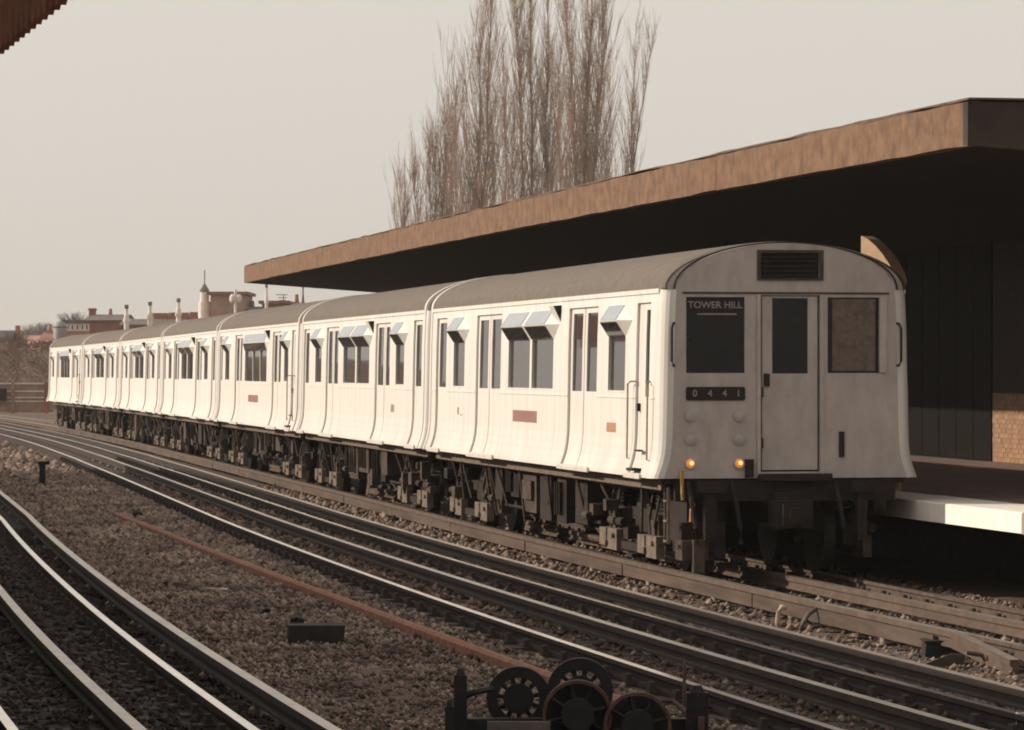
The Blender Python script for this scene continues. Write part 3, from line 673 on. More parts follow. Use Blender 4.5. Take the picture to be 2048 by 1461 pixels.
fbox('coupling_socket', -.47, -.38, 1.10, 1.30, -.06, .0, M_DARK)
fbox('headstock', -1.25, 1.25, .84, 1.07, .02, .10, M_UNDER)
for x, w_, m in ((-.87, .13, M_DUST2), (.85, .11, M_DUST2)):
    q = MB(); q.box((x, -.02, .74), (w_, .1, .66)); q.box((x, -.06, 1.0), (w_ * 2.4, .12, .13)); q.obj('guard_post', M_UNDER, lead)
q = MB(); q.box((0, -.18, .70), (.40, .42, .30)); q.box((0, -.40, .70), (.30, .10, .24)); q.cyl((.0, -.46, .70), (0, 1, 0), .09, .06, 12); q.obj('coupler', M_UNDER, lead)
q = MB(); q.box((-1.19, -.05, 1.10), (.035, .04, .16)); q.tube([(-1.19, -.06, 1.02), (-1.19, -.07, .93), (-1.18, -.05, .86)], .02, 6); q.obj('hose_cock', M_YEL, lead)
q = MB(); q.tube([(-1.08, -.05, .86), (-1.07, -.08, .80), (-1.09, -.08, .74), (-1.09, -.06, .62)], .022, 6); q.obj('hose_cock', mat('orange_hose_cock', (.55, .20, .06), .5), lead)
for x in (-1.12, -.62, .55): q = MB(); q.tube([(x, -.02, 1.05), (x + .02, -.12, .85), (x + .07, -.13, .55), (x + .10, -.05, .38)], .026, 7); q.obj('brake_hose', M_DARK, lead)
q = MB(); q.box((-.86, .75, .62), (.42, 1.05, .74)); q.box((-.9, .3, .4), (.5, .3, .4)); q.obj('equipment_case', M_UNDER, lead)  # extra box added to keep sun off the centre rail
q = MB()                                   # step ladder at the leading corner
for y in (.02, .18): q.box((-1.30, y + .10, .68), (.03, .02, .62))
for z in (.40, .62, .84): q.box((-1.30, .20, z), (.05, .16, .022))
q.obj('step_ladder', M_DUST, lead)
q = MB(); q.box((-1.02, .18, .30), (.30, .30, .22)); q.box((-1.0, -.02, .24), (.12, .10, .36)); q.obj('life_guard', M_DUST2, lead)
flat_on_side(lead, 7.05, 1.60, 1.65, .15, M_RED, 'red_panel'); flat_on_side(lead, 2.25, 1.56, .5, .11, M_ORANGE, 'sticker')
flat_on_side(lead, 12.9, 1.64, .12, .10, M_NUM, 'number_transfer'); flat_on_side(lead, 12.6, 1.63, .2, .015, M_NUM, 'number_transfer')
lab = ['second white train car, between the leading car and the car with wide windows', 'third white train car with a wide three-pane middle window and red panel',
       'fourth white train car, just beyond the car with the red panel and wide window', 'fifth white train car from the cab front', 'sixth white train car, last but one of the train', 'rearmost white train car at the far left end of the train']
for i, l in enumerate(lab):
    wide = i in (1, 5); c = car(i + 1, l, WIDE if wide else TRAIL, wide, wide)
    if i == 1: flat_on_side(c, 7.0, 1.58, 1.9, .15, M_RED, 'red_panel')
    if i == 0: flat_on_side(c, 3.2, 1.60, .35, .12, M_NUM, 'number_transfer')

# ------------------------------------------------------------------ camera-side platform with its canopy
VO = -10.78
q = MB(); sweep(q, [(-11.6, PZ - .25), (-11.6, PZ), (-21, PZ), (-21, -.6), (-12, -.6), (-12, PZ - .25)], list(np.arange(-38, 120, 4.)), 0., 0, (1,))
tag(q.obj('platform', [M_PFACE, M_PLAT]), kind='structure')
lc = thing('platform_canopy', 'brown timber canopy with toothed valance boards, top left corner', 'canopy', P(10, -15, PZ))
inv = Matrix.Translation(-lc.location)
def lpart(name, mb, mats):
    me = mb.fix(name, mats); me.transform(inv); return ob(name, me, lc)
LS = list(np.arange(-38, 97, 4.))
lpart('roof', sweep(MB(), [(0, 3.52), (0, 3.62), (-7.5, 3.9), (-7.5, 3.8)], LS, VO), M_SOFF)
lpart('fascia_board', sweep(MB(), [(.02, 3.48), (.02, 4.05), (-.03, 4.05), (-.03, 3.48)], LS, VO), M_VAL)  # unseen top raised to push the canopy shadow further right
lpart('wall', sweep(MB(), [(-7.2, PZ), (-7.2, 2.1), (-7.5, 2.1), (-7.5, PZ)], LS, VO), M_BRICK)  # low unseen wall added to stop sun passing under the roof
for s in np.arange(-30, 96, 12.): lpart('column', MB().cyl(P(s, VO - 2.6, 2.2), (0, 0, 1), .09, 2.8, 10), M_VAL)
bw = .142; s = 6.0
while s < 20:
    m = MB(); z1, z0, zp = 3.50, 3.285, 3.245
    a = [P(s + .004, VO, 0), P(s + bw - .004, VO, 0), P(s + bw * .72, VO, 0), P(s + bw * .5, VO, 0), P(s + bw * .28, VO, 0)]
    poly = [(a[0].x, a[0].y, z1), (a[1].x, a[1].y, z1), (a[1].x, a[1].y, z0), (a[2].x, a[2].y, zp + .012), (a[3].x, a[3].y, zp), (a[4].x, a[4].y, zp + .012), (a[0].x, a[0].y, z0)]
    h_ = head(s); m.prism(poly, (-.025 * math.cos(h_), -.025 * math.sin(h_), 0)); lpart('valance_board', m, M_VAL); s += bw
lpart('valance_panel', sweep(MB(), [(0, 3.50), (0, 3.27), (-.025, 3.27), (-.025, 3.50)], list(np.arange(20.2, 95, 4.)), VO), M_VAL)

# ------------------------------------------------------------------ bare poplars behind the canopy
def poplar(label, Y, stems, spread, ntw, seed):
    r = random.Random(seed); u0 = stems[0][0]
    root = thing('poplar_tree', label, 'tree', Vector(((u0 - 1024) / FPX * Y, Y, -.5)), 0, 'bare poplars behind the canopy')
    loc = root.location; tr = MB(); cr = MB()
    extra = []
    for k in range(int(ntw / 22)):
        st = r.choice(stems); ub = st[0] + r.uniform(-8, 8); dx = r.choice((-1, 1)) * r.uniform(12, 62) * spread
        extra.append((ub, ub + dx, max(st[2] + r.uniform(60, 330), -60), r.uniform(.5, 5), r.uniform(.03, .055)))
    for st in list(stems) + extra:
        ub, ut, vt = st[:3]; zt = CAMH + (735.9 - vt) / FPX * Y; xb = (ub - 1024) / FPX * Y; xt = (ut - 1024) / FPX * Y
        zs = st[3] if len(st) > 3 else -.5; n = 9; pts = []; r0_ = st[4]
        for i in range(n):
            t = i / (n - 1); z = zs + (zt - zs) * t
            x = xb + (xt - xb) * (t ** 1.4 if r0_ > .056 else t ** .65) + (r.uniform(-.09, .09) if 0 < i < n - 1 else 0); pts.append(Vector((x, Y + r.uniform(-.1, .1), z)) - loc)
        r0 = st[4]
        tr.tube(pts, [.8 * r0 * (1 - .93 * (i / (n - 1)) ** .8) for i in range(n)], 7)
        hgt = zt - zs
        def on(t):
            f = t * (n - 1); i = min(int(f), n - 2); return pts[i].lerp(pts[i + 1], f - i)
        nb = int((ntw if r0 > .06 else ntw * .26) * hgt / 17 * .68)
        for b in range(nb):
            t = r.uniform(.12, .98); p = on(t); az = r.uniform(0, 6.283); L_ = (r.uniform(1.0, 2.9) * spread) * (1.15 - .75 * t); lean = r.uniform(.10, .40)
            d = Vector((math.cos(az) * lean, math.sin(az) * lean, 1)).normalized(); bp = [p]
            for k in range(1, 5):
                d = (d + Vector((r.uniform(-.07, .07), r.uniform(-.07, .07), .10))).normalized(); bp.append(bp[-1] + d * L_ * .42)
            rr = .008 + .012 * (1 - t); cr.tube(bp, [rr, rr * .85, rr * .7, rr * .55, rr * .35], 3, 0, False)
            for k in range(r.randint(4, 6)):
                i = r.randint(0, 3); q0 = bp[i].lerp(bp[i + 1], r.random()); az2 = r.uniform(0, 6.283)
                d2 = (d + Vector((math.cos(az2) * .30, math.sin(az2) * .30, .25))).normalized(); l2 = r.uniform(.35, 1.1)
                m_ = q0 + d2 * l2 * .5; e_ = m_ + (d2 + Vector((0, 0, .35))).normalized() * l2 * .5
                cr.tube([q0, m_, e_], [.007, .006, .0035], 3, 0, False)
    ob('trunk', tr.fix('trunk', M_BARK, True), root); ob('crown', cr.mesh('crown', M_TWIG), root)
poplar('bare poplar with a straight dark trunk, left of the four tall ones', 150, [(957, 985, -40, -.5, .16), (943, 968, 40, 3, .09), (975, 935, 90, 4, .06)], 1.15, 210, 1)
poplar('tallest bare poplar standing second among the four tall trees', 156, [(1066, 1060, -110, -.5, .17), (1090, 1096, -40, 3, .11), (1050, 1028, -30, 6, .07)], 1.1, 230, 2)
poplar('bare poplar with a thick trunk, third of the four tall trees', 148, [(1168, 1182, -90, -.5, .19), (1160, 1132, -20, 5, .09), (1182, 1215, -10, 7, .08)], 1.15, 240, 3)
poplar('thin forked bare poplar at the right end of the tree row', 152, [(1244, 1272, 45, -.5, .12), (1246, 1312, 75, 7.0, .07)], .85, 105, 4)
poplar('short bare poplar at the left end of the tree row', 160, [(852, 860, 290, -.5, .08), (838, 830, 335, 2, .065), (815, 808, 385, 2, .065), (884, 893, 225, 2, .08), (868, 872, 270, 2, .065), (905, 900, 200, 2, .065)], 1.0, 190, 5)
poplar('low bare poplar filling the gap between the first two tall trees', 165, [(1005, 1012, 170, -.5, .1), (1022, 1030, 215, 2, .07), (915, 912, 190, 0, .07)], 1.0, 170, 6)
poplar('low bare poplar between the second and third tall trees', 165, [(1122, 1120, 180, -.5, .09), (1110, 1100, 230, 2, .06), (1205, 1220, 150, 1, .07)], 1.0, 160, 8)

# ------------------------------------------------------------------ houses, bank and fence beyond the train
M_HB = mat('house_brick', (.25, .115, .085), .95, var=.25, scale=1.2)
M_HB2 = mat('pale_house_brick', (.36, .22, .17), .95, var=.2, scale=1.2)
M_SLATE = mat('house_slate', (.13, .105, .10), .9, var=.25, scale=2)
M_PINK = mat('pink_roof_tiles', (.46, .235, .20), .9, var=.15, scale=3)
M_REND = mat('white_render', (.70, .64, .57), .9, var=.1, scale=2)
M_POT = mat('clay_pot', (.30, .12, .08), .9, var=.25, scale=3)
M_GREY = mat('grey_tank_metal', (.26, .25, .26), .6, var=.12, scale=1.5)
M_HG = mat('far_window_glass', (.06, .055, .055), .15, var=.2)
M_SCRUB = mat('winter_scrub', (.14, .085, .06), .95, var=.5, scale=.8)
def house(label, Y, u0, u1, veave, vridge, wallm=M_HB, roofm=M_SLATE, chim=(), wins=(), depth=8, hip=0):
    a = px(u0, veave, Y); b = px(u1, veave, Y); zr = px(u0, vridge, Y).z; root = thing('house', label, 'house', (a.x, Y, -.4), 0)
    L_ = root.location
    def part(n, m, mm, par=root):
        me = m.fix(n, mm)
        me.transform(Matrix.Translation(-L_)); return ob(n, me, par)
    w_ = b.x - a.x; m = MB(); m.box(((a.x + b.x) / 2, Y + depth / 2, (a.z - .4) / 2), (w_, depth, a.z + .4)); part('wall', m, wallm)
    if zr > a.z + .05:
        m = MB(); e = .3; m.prism([(a.x - e, Y - e, a.z), (a.x - e, Y + depth + e, a.z), (a.x - e, Y + depth / 2, zr)], (w_ + 2 * e, 0, 0)); rf = part('roof', m, roofm)
    else:
        m = MB(); m.box(((a.x + b.x) / 2, Y + depth / 2, a.z + .12), (w_ + .5, depth + .5, .22)); rf = part('roof', m, roofm)
    for c in chim:
        cu0, cu1, ct, cm, pots = c; p0 = px(cu0, ct, Y + depth / 2); p1 = px(cu1, ct, Y + depth / 2); m = MB(); zb = a.z - .2
        m.box(((p0.x + p1.x) / 2, Y + depth / 2, (p0.z + zb) / 2), (p1.x - p0.x, .9, p0.z - zb)); m.box(((p0.x + p1.x) / 2, Y + depth / 2, p0.z - .1), (p1.x - p0.x + .12, 1.02, .14))
        ch = part('chimney', m, cm, rf)
        for k in range(pots):
            x = p0.x + (p1.x - p0.x) * (k + .5) / pots
            part('chimney_pot', MB().tube([(x, Y + depth / 2, p0.z), (x, Y + depth / 2, p0.z + .55)], [.16, .12], 8), M_POT, ch)
    for (wu0, wu1, wv0, wv1) in wins:
        p0 = px(wu0, wv1, Y); p1 = px(wu1, wv0, Y); m = MB(); m.box(((p0.x + p1.x) / 2, Y - .03, (p0.z + p1.z) / 2), (p1.x - p0.x + .2, .08, p1.z - p0.z + .2)); wo = part('window', m, M_REND)
        m = MB(); m.box(((p0.x + p1.x) / 2, Y - .06, (p0.z + p1.z) / 2), (p1.x - p0.x - .05, .06, p1.z - p0.z - .05)); part('window_pane', m, M_HG, wo)
    return root
house('pink roofed house beside the brick gable at the far left', 330, 44, 82, 698, 670, M_REND, M_PINK, wins=((49, 76, 700, 703),), chim=((31, 40, 664, M_HB, 2),))
house('narrow brick gable house right of the pink roof', 322, 82, 106, 684, 664, M_HB, M_HB, chim=((96, 104, 661, M_HB2, 1),))
house('flat roofed pale terrace with white windows behind the grey tank', 300, 130, 180, 646, 646, M_HB2, M_SLATE, wins=((135, 138, 650, 660), (143, 147, 650, 660), (153, 157, 650, 660), (163, 167, 650, 660), (172, 176, 650, 660)))
house('dark brick house with a tall square chimney and long low roof', 290, 180, 244, 641, 628, M_HB, M_SLATE, chim=((179, 191, 617, M_HB, 0), (218, 224, 632, M_REND, 1)))
house('long slate roofed terrace with rows of red chimney pots', 285, 246, 402, 650, 637, M_HB, M_SLATE, chim=((306, 318, 641, M_HB, 4), (321, 334, 641, M_HB, 4), (338, 352, 640, M_HB, 4), (362, 376, 640, M_HB, 4), (380, 394, 639, M_HB, 4)))
house('square brick block with flat parapet right of the white turret', 280, 421, 490, 590, 590, M_HB2, M_HB)
house('low brick house with short pots under the canopy end', 280, 496, 516, 620, 612, M_HB, M_SLATE, chim=((499, 507, 617, M_HB, 2), ))
house('red brick parapet house below the television aerial', 280, 524, 572, 608, 608, M_HB, M_HB)
house('low brick house beside the dark pipe chimney', 278, 588, 622, 612, 604, M_HB, M_SLATE, chim=((590, 597, 604, M_HB, 1),))
def stack(label, Y, u, w_, v0, v1, m_, name='chimney_stack', rings=True):
    p0 = px(u, v1, Y); p1 = px(u, v0, Y); r = w_ / 2 / FPX * Y; o = thing(name, label, 'chimney', (p0.x, Y, -.4))
    h = p1.z + .4; b = MB(); b.tube([(0, 0, 0), (0, 0, h * .93), (0, 0, h * .95), (0, 0, h)], [r, r * .9, r * .62, r * .55], 10); b.obj('shaft', m_, o, False)
    if rings: c = MB(); c.cyl((0, 0, h * .88), (0, 0, 1), r * 1.25, .25, 10); c.obj('collar', m_, o); c = MB(); c.cyl((0, 0, h + .15), (0, 0, 1), r * .75, .3, 8); c.obj('cowl', M_SLATE, o)
    return o
stack('white chimney stack furthest left, above the slate terrace', 284, 253, 11, 618, 650, M_REND)
stack('white chimney stack with dark cowl, second from the left', 284, 300, 11, 612, 650, M_REND)
stack('white chimney stack just left of the white turret', 284, 357, 11, 605, 650, M_REND)
stack('pale pipe chimney below the canopy tip', 276, 533, 7, 576, 640, M_REND)
stack('thin dark pipe chimney nearest the train roof', 274, 606, 5, 578, 640, M_SLATE)
t = thing('white_turret', 'white rendered turret with dark cap and thin mast', 'turret', px(409, 740, 282)); L_ = t.location
def tp(n, m, mm):
    me = m.fix(n, mm); me.transform(Matrix.Translation(-L_)); return ob(n, me, t)
c = px(409, 600, 282); rr = lambda w_: w_ / 2 / FPX * 282
tp('shaft', MB().tube([(c.x, 282, -.4), (c.x, 282, px(0, 604, 282).z)], [rr(25), rr(24)], 12), M_REND)
tp('upper_shaft', MB().tube([(c.x, 282, px(0, 604, 282).z), (c.x, 282, px(0, 584, 282).z)], [rr(18), rr(17)], 12), M_REND)
tp('cap', MB().tube([(c.x, 282, px(0, 584, 282).z), (c.x, 282, px(0, 580, 282).z), (c.x, 282, px(0, 568, 282).z)], [rr(20), rr(18), rr(3)], 12), M_SLATE)
tp('mast', MB().tube([(c.x, 282, px(0, 570, 282).z), (c.x, 282, px(0, 541, 282).z)], .05, 5), M_GREY)
lp = thing('street_lamp', 'twin globe white lamp in front of the square brick block', 'lamp', px(471, 660, 240)); L_ = lp.location; a = px(471, 626, 240); b = px(471, 592, 240)
for n, m, mm in (('post', MB().tube([(a.x, 240, -.4), (a.x, 240, b.z + .4)], .09, 6), M_REND), ('globe', MB().tube([(a.x - .18, 240, b.z - .45), (a.x - .18, 240, b.z - .3), (a.x - .18, 240, b.z - .05), (a.x - .18, 240, b.z + .1)], [.1, .2, .2, .08], 10), M_REND), ('globe', MB().tube([(a.x + .22, 240, b.z - .45), (a.x + .22, 240, b.z - .3), (a.x + .22, 240, b.z - .05), (a.x + .22, 240, b.z + .1)], [.1, .18, .18, .08], 10), M_REND)):
    me = m.fix(n, mm); me.transform(Matrix.Translation(-L_)); ob(n, me, lp)
ae = thing('television_aerial', 'thin television aerial above the red brick parapet', 'aerial', px(567, 612, 280)); L_ = ae.location; a = px(567, 608, 284); b = px(567, 590, 284)
m = MB(); m.tube([(a.x, 284, a.z - 1), (a.x, 284, b.z)], .035, 5); me = m.fix('mast', M_SLATE); me.transform(Matrix.Translation(-L_)); ob('mast', me, ae)
for dz, w_ in ((0, .55), (-.22, .4), (-.42, .3)):
    m = MB(); m.tube([(a.x - w_, 284, b.z + dz), (a.x + w_ * .6, 284, b.z + dz)], .03, 5); me = m.fix('element', M_SLATE); me.transform(Matrix.Translation(-L_)); ob('element', me, ae)
wt = thing('water_tank', 'grey round water tank with domed top at the far left', 'tank', px(120, 740, 296)); L_ = wt.location; c = px(120, 690, 296); r = 13.5 / FPX * 296
m = MB(); zt = px(0, 655, 296).z; m.tube([(c.x, 296, -.4), (c.x, 296, zt), (c.x, 296, zt + .25), (c.x, 296, zt + .42), (c.x, 296, zt + .5)], [r, r, r * .85, r * .5, .05], 18)
me = m.fix('drum', M_GREY, True); me.transform(Matrix.Translation(-L_)); ob('drum', me, wt)
m = MB(); m.cyl((c.x, 296, zt), (0, 0, 1), r * 1.03, .12, 18); me = m.fix('rim', M_SLATE); me.transform(Matrix.Translation(-L_)); ob('rim', me, wt)
# bank
nx, ny = 90, 16; m = MB()
for j in range(ny):
    for i in range(nx):
        x = -75 + 85 * i / (nx - 1); y = 238 + 34 * j / (ny - 1); t = min(1, max(0, (y - 241) / 22)); h = 3.2 if x > -34 else 3.7
        m.v.append((x, y, -.62 + (h + .8) * (t * t * (3 - 2 * t)) + RNG.normal(0, .12) * (t > 0)))
for j in range(ny - 1):
    for i in range(nx - 1): m.f.append((j * nx + i, j * nx + i + 1, (j + 1) * nx + i + 1, (j + 1) * nx + i)); m.m.append(0)
tag(m.obj('embankment', M_SCRUB, None, True), kind='structure')
sc = MB(); r = random.Random(3)
for k in range(5200):
    x = r.uniform(-56, -27); y = r.uniform(243, 264); t = min(1, max(0, (y - 241) / 22)); z = -.6 + 4.3 * (t * t * (3 - 2 * t)); hh = r.uniform(.3, 1.0) * (1.7 if x < -37 else .7)
    sc.tube([(x, y, z), (x + r.uniform(-.3, .3), y + r.uniform(-.2, .2), z + hh * .6), (x + r.uniform(-.5, .5), y + r.uniform(-.3, .3), z + hh)], [.03, .022, .01], 3, 0, False)
tag(ob('scrub', sc.mesh('scrub', M_SCRUB)), 'leafless brown scrub covering the bank at the far left', 'scrub', kind='stuff')
def bush(label, u, v0, v1, Y, w_, seed, m_):
    r = random.Random(seed); a = px(u, v1, Y); b = px(u, v0, Y); o = thing('bush', label, 'bush', a); H = b.z - a.z; cr = MB(); tr = MB(); tr.tube([(0, 0, -.3), (0, 0, H * .5)], [.1, .04], 6)
    for k in range(420):
        az = r.uniform(0, 6.28); l = r.uniform(.4, 1.0); d = Vector((math.cos(az) * w_ * r.random() * .9, math.sin(az) * w_ * r.random() * .6, H * l)); q0 = Vector((0, 0, H * r.uniform(0, .4))); e = q0 * .2 + d
        cr.tube([q0, q0.lerp(e, .5) + Vector((0, 0, .15)), e, e + Vector((r.uniform(-.25, .25), r.uniform(-.2, .2), r.uniform(.1, .35)))], [.03, .025, .018, .008], 3, 0, False)
    ob('stem', tr.fix('stem', M_BARK), o); ob('crown', cr.mesh('crown', m_), o)
bush('dark leafless bush left of the pink roofed house', 30, 672, 735, 300, 1.3, 4, M_SCRUB)
bush('leafless bush at the left edge of the picture', 8, 682, 740, 290, 1.2, 5, M_SCRUB)
bush('far leafless treetop left of the grey tank', 88, 650, 700, 420, 1.9, 6, mat('hazy_twigs', (.25, .23, .24), .95))
bush('far leafless tree behind the flat roofed terrace', 150, 630, 680, 400, 2.4, 7, MATS['hazy_twigs'])
bush('far leafless tree above the pink roof', 62, 655, 700, 440, 2.2, 9, MATS['hazy_twigs'])
bl2 = MB(); bl2.box((px(25, 0, 460).x, 460, 3.0), (6, 5, 7.6)); o = thing('house', 'hazy flat topped block on the far left horizon', 'house', (px(25, 0, 460).x, 460, -.6))
me = bl2.fix('wall', mat('far_block', (.22, .19, .19), .9)); me.transform(Matrix.Translation(-o.location)); ob('wall', me, o)
# sloping parapet on the bank
pa = thing('sloping_parapet', 'pale sloping stair parapet running down the bank behind the last car', 'parapet', px(80, 740, 262)); L_ = pa.location
m = MB(); m.prism([px(108, 686, 262), px(112, 692, 262), px(58, 745, 262), px(52, 741, 262)], (0, .5, 0)); me = m.fix('coping', M_HB2); me.transform(Matrix.Translation(-L_)); ob('coping', me, pa)
m = MB(); m.prism([px(112, 692, 262.1), px(112, 745, 262.1), px(58, 745, 262.1)], (0, .35, 0)); me = m.fix('wall', M_HB); me.transform(Matrix.Translation(-L_)); ob('wall', me, pa)
# boundary fence with white rails
YF = 232; fe = thing('boundary_fence', 'brown boarded fence with white rails beyond the tracks at far left', 'fence', px(50, 826, YF)); L_ = fe.location
def fp(n, m, mm):
    me = m.fix(n, mm); me.transform(Matrix.Translation(-L_)); ob(n, me, fe)
M_FW = mat('fence_white', (.62, .55, .48), .8, var=.2, scale=2); M_FB = mat('fence_board', (.27, .165, .12), .9, var=.25, scale=2)
x0, x1 = -48, px(93, 0, YF).x
for v in (767.5, 783, 795.5, 803): fp('rail', MB().box(((x0 + x1) / 2, YF - .06, px(0, v, YF).z), (x1 - x0, .05, .10 if v < 770 else .07)), M_FW)
x = x0
while x < x1:
    fp('board', MB().box((x + .5, YF, (px(0, 768, YF).z - .42) / 2), (.98, .06, px(0, 768, YF).z + .42)), M_FB); x += 1.0
for u in (-40, 26, 93): p_ = px(u, 765, YF); fp('post', MB().box((p_.x, YF - .05, (p_.z - .5) / 2), (.22, .2, p_.z + .5)), M_HB if u == 93 else M_FB)
fp('gate_box', MB().box((px(4, 0, YF).x, YF - .3, px(0, 790, YF).z), (.6, .4, .75)), M_PANELD)

# ------------------------------------------------------------------ foreground: signal wire pulley frame
YW = 25.4; M_IRON = mat('black_iron', (.010, .008, .0075), .7, var=.4, scale=10); M_IRONR = mat('rusty_rim', (.085, .042, .032), .75, var=.35, scale=9)
fr = thing('signal_wire_frame', 'black iron signal wire frame with four spoked pulley wheels in the foreground', 'pulley frame', Vector((px(1150, 0, YW).x, YW, -.2))); L_ = fr.location
def gp(n, m, mm, par=fr):
    me = m.fix(n, mm); me.transform(Matrix.Translation(-L_)); return ob(n, me, par)
def wheel(u, v, rp, Y, spokes, rimm, thick):
    c = px(u, v, Y); r = rp / FPX * Y; m = MB(); n = 36; w_ = .035
    for (ra, ya, rb, yb) in ((r, -w_, r, w_), (r, w_, r - thick, w_), (r - thick, w_, r - thick, -w_), (r - thick, -w_, r, -w_)):
        for k in range(n):
            a0, a1 = 6.28319 * k / n, 6.28319 * (k + 1) / n
            m.quad((c.x + ra * math.cos(a0), Y + ya, c.z + ra * math.sin(a0)), (c.x + ra * math.cos(a1), Y + ya, c.z + ra * math.sin(a1)), (c.x + rb * math.cos(a1), Y + yb, c.z + rb * math.sin(a1)), (c.x + rb * math.cos(a0), Y + yb, c.z + rb * math.sin(a0)))
    wo = gp('wheel', m, rimm)
    gp('hub', MB().cyl((c.x, Y, c.z), (0, 1, 0), r * .48, .11, 16), M_IRON, wo)
    for k in range(spokes):
        a = 6.28319 * (k + .3) / spokes; d = Vector((math.cos(a), 0, math.sin(a))); s_ = MB(); s_.tube([c + d * r * .25, c + d * (r - thick * .6)], .016, 6); gp('spoke', s_, M_IRON, wo)
wheel(1037, 1397, 64, YW + .25, 11, M_IRON, .075); wheel(1160, 1382, 66, YW + .3, 11, M_IRON, .075)
wheel(1155, 1430, 70, YW - .2, 8, M_IRONR, .022); wheel(1275, 1452, 68, YW - .25, 8, M_IRONR, .022)
for u, v in ((1155, 1430), (1275, 1452)):      # solid web of the front wheels
    c = px(u, v, YW - .17); gp('wheel_web', MB().cyl((c.x, YW - .12, c.z), (0, 1, 0), 64 / FPX * YW, .02, 28), M_IRON)
def post(u0, u1, v, Y, m_=M_IRON, nm='post'):
    a = px(u0, v, Y); b = px(u1, v, Y); q = MB(); w_ = b.x - a.x; q.box(((a.x + b.x) / 2, Y, (a.z - .25) / 2), (w_, .12, a.z + .25)); q.box(((a.x + b.x) / 2, Y, a.z + .02), (w_ * .7, .09, .05), taper=.6); gp(nm, q, m_)
post(908, 934, 1350, YW); post(890, 908, 1412, YW - .2); post(1372, 1416, 1385, YW - .1); post(1366, 1371, 1330, YW + .9, M_IRONR)
q = MB(); a = px(905, 1450, YW); b = px(1410, 1475, YW); q.box(((a.x + b.x) / 2, YW + .05, a.z - .02), (b.x - a.x, .14, .12)); gp('base_beam', q, M_IRON)
q = MB(); a = px(975, 1432, YW); b = px(1100, 1440, YW); q.box(((a.x + b.x) / 2, YW - .3, a.z - .09), (b.x - a.x, .05, .16)); gp('side_plate', q, mat('worn_grey_plate', (.11, .085, .075), .7, var=.3))
q = MB(); q.tube([px(920, 1398, YW), px(948, 1385, YW), px(985, 1378, YW + .1)], .022, 6); gp('crank_arm', q, M_IRON)
q = MB(); q.tube([px(1275, 1400, YW + .5), px(1345, 1402, YW + .5), px(1372, 1425, YW + .4)], .018, 6); gp('wire_rod', q, M_IRONR)
q = MB(); a = px(1390, 1450, YW); q.box((a.x + .03, YW - .25, a.z - .05), (.04, .04, .25)); gp('bolt', q, M_IRONR)

# ------------------------------------------------------------------ lineside things
def gpt(u, v, z=-.16): y = FPX * (CAMH - z) / (v - 735.9); return Vector(((u - 1024) / FPX * y, y, z))
q = MB(); sweep(q, [(-.05, .05), (-.02, .075), (.03, .07), (.06, .0), (.05, -.04), (-.05, -.04)], list(np.arange(28.6, 66, 2.)), lambda s: -float(np.interp(s, [28, 40, 58, 66], [5.02, 5.1, 5.42, 5.6])), -.135)
tag(q.obj('scrap_rail', M_OLDR), 'long rusty orange rail lying in the ballast between the tracks', 'rail')
def block(name, label, cat, u0, u1, v1, h, d, m_, rz=0, rx=0):
    a = gpt(u0, v1); b = gpt(u1, v1); w_ = (b - a).length
    if name == 'stone_lump':
        bm = bmesh.new(); bmesh.ops.create_icosphere(bm, subdivisions=2, radius=.5)
        for v in bm.verts: v.co = Vector((v.co.x * w_, v.co.y * d * 1.3, v.co.z * h)) * random.uniform(.75, 1.2)
        me = bpy.data.meshes.new(name); bm.to_mesh(me); bm.free(); me.materials.append(m_); o = ob(name, me)
    else: o = MB().box((0, 0, 0), (w_, d, h)).obj(name, m_)
    for v in o.data.vertices: v.co += Vector((random.uniform(-.012, .012), random.uniform(-.01, .01), random.uniform(-.012, .012)))
    o.location = (a + b) / 2 + Vector((0, d / 2, h / 2 + .012)); o.rotation_euler = (rx, 0, rz); return tag(o, label, cat)
block('timber_block', 'dark creosoted timber block lying on the ballast', 'timber', 573, 686, 1289, .16, .24, mat('black_timber', (.022, .017, .016), .8, var=.4, scale=8, bump=.3), .10)
block('timber_offcut', 'thin pale stick lying on the ballast left of the rusty rail', 'stick', 400, 456, 1186, .035, .05, mat('pale_stick', (.42, .36, .30), .8), .05)
block('stone_lump', 'dark stone lump behind the timber block', 'stone', 580, 608, 1256, .10, .12, M_IRON, .3)
block('timber_offcut', 'small dark wood scrap below the timber block', 'wood scrap', 580, 616, 1350, .03, .06, M_IRON, .2)
block('stone_lump', 'dark stone lump above the timber block', 'stone', 522, 540, 1232, .07, .1, M_IRON, .1)
block('stone_lump', 'dark lump beside the upper end of the rusty rail', 'stone', 262, 286, 1038, .12, .16, M_IRON, .4)
block('white_marker', 'white painted marker block at the bottom right corner', 'marker', 2034, 2060, 1475, .14, .1, M_COPE)
mp = thing('marker_post', 'short dark stump post in the ballast at the left edge', 'post', gpt(85, 970)); q = MB(); q.box((0, 0, .22), (.13, .13, .46), taper=.9); q.obj('shaft', M_IRON, mp); q = MB(); q.box((.03, 0, .46), (.24, .15, .07)); q.obj('cap', M_IRON, mp)
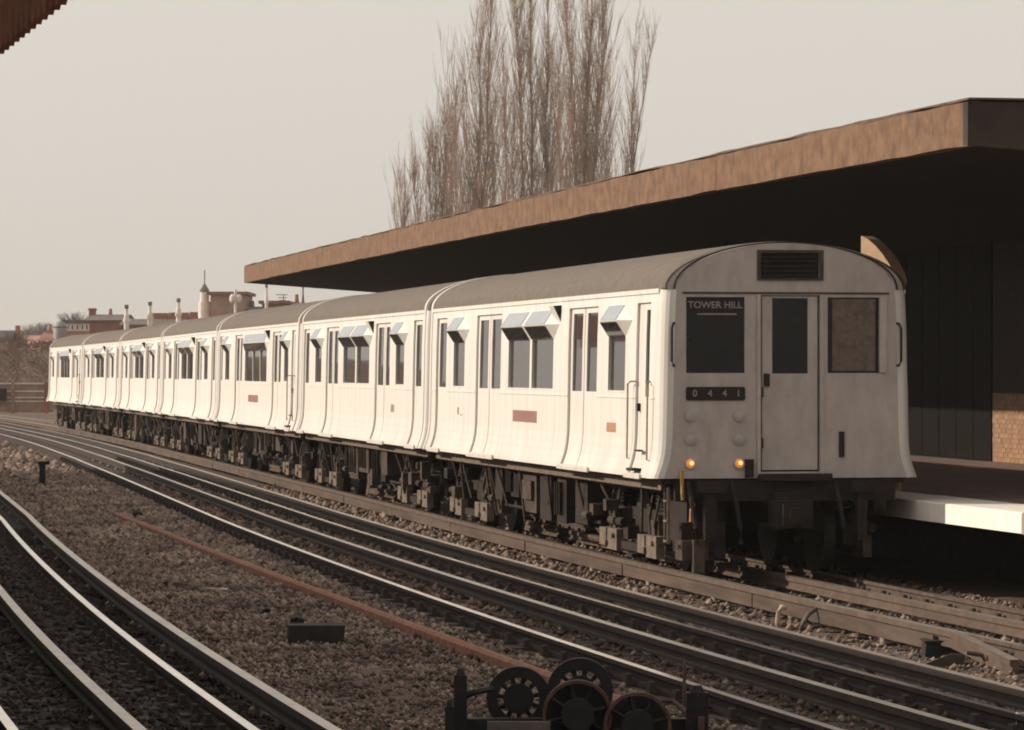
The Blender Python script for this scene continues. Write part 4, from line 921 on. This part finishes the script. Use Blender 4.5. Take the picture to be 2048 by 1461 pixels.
def cable(name, label, pts, r, m_):
    o = MB().tube(pts, r, 7).obj(name, m_, None, True); return tag(o, label, 'cable')
a = gpt(1557, 1252); cable('bonding_cable', 'pale bent cable end standing beside the conductor rail', [a + Vector(v) for v in ((0, 0, -.05), (-.01, 0, .05), (.0, 0, .13), (.03, .03, .18), (.07, .06, .17))], .024, mat('pale_cable', (.42, .35, .27), .7))
a = gpt(1600, 1258); cable('bonding_cable', 'dark looped cable rising to the conductor rail', [a + Vector(v) for v in ((0, 0, -.03), (.03, .02, .06), (.09, .05, .14), (.16, .1, .18), (.2, .14, .15))], .022, mat('dark_cable', (.10, .075, .06), .7))
tb = thing('rail_bracket', 'rusty bent steel bracket beside the conductor ramp', 'bracket', gpt(1900, 1335)); q = MB(); q.prism([(-.26, 0, -.02), (.10, 0, -.02), (.13, 0, .10), (.02, 0, .115), (-.22, 0, .02)], (0, .03, 0)); q.obj('plate', M_DUST2, tb)
q = MB(); q.tube([(.14, 0, .12), (.26, -.02, .10), (.30, -.04, .04), (.22, -.08, -.01), (-.05, -.12, 0)], .02, 6); q.obj('strap', M_DUST2, tb)
sb = thing('track_box', 'dark iron box at the end of the conductor rail', 'box', gpt(1880, 1312)); q = MB(); q.box((0, 0, .05), (.30, .36, .14), taper=.9); q.obj('case', M_IRON, sb); q = MB(); q.box((0, 0, .13), (.30, .36, .02)); q.obj('lid', M_IRON, sb)

# ------------------------------------------------------------------ thin winter haze
hm = bpy.data.materials.new('haze'); hm.use_nodes = True; n = hm.node_tree.nodes; n.clear()
ho_ = n.new('ShaderNodeOutputMaterial'); pv = n.new('ShaderNodeVolumePrincipled'); pv.inputs['Density'].default_value = .0003; pv.inputs['Color'].default_value = (.95, .90, .84, 1); pv.inputs['Anisotropy'].default_value = .0
hm.node_tree.links.new(pv.outputs[0], ho_.inputs['Volume'])
hz = MB(); hz.box((0, 700, 11.2), (1400, 1600, 25.6)); hz = hz.obj('haze', hm); tag(hz, 'thin pale winter haze filling the air', 'haze', kind='stuff')
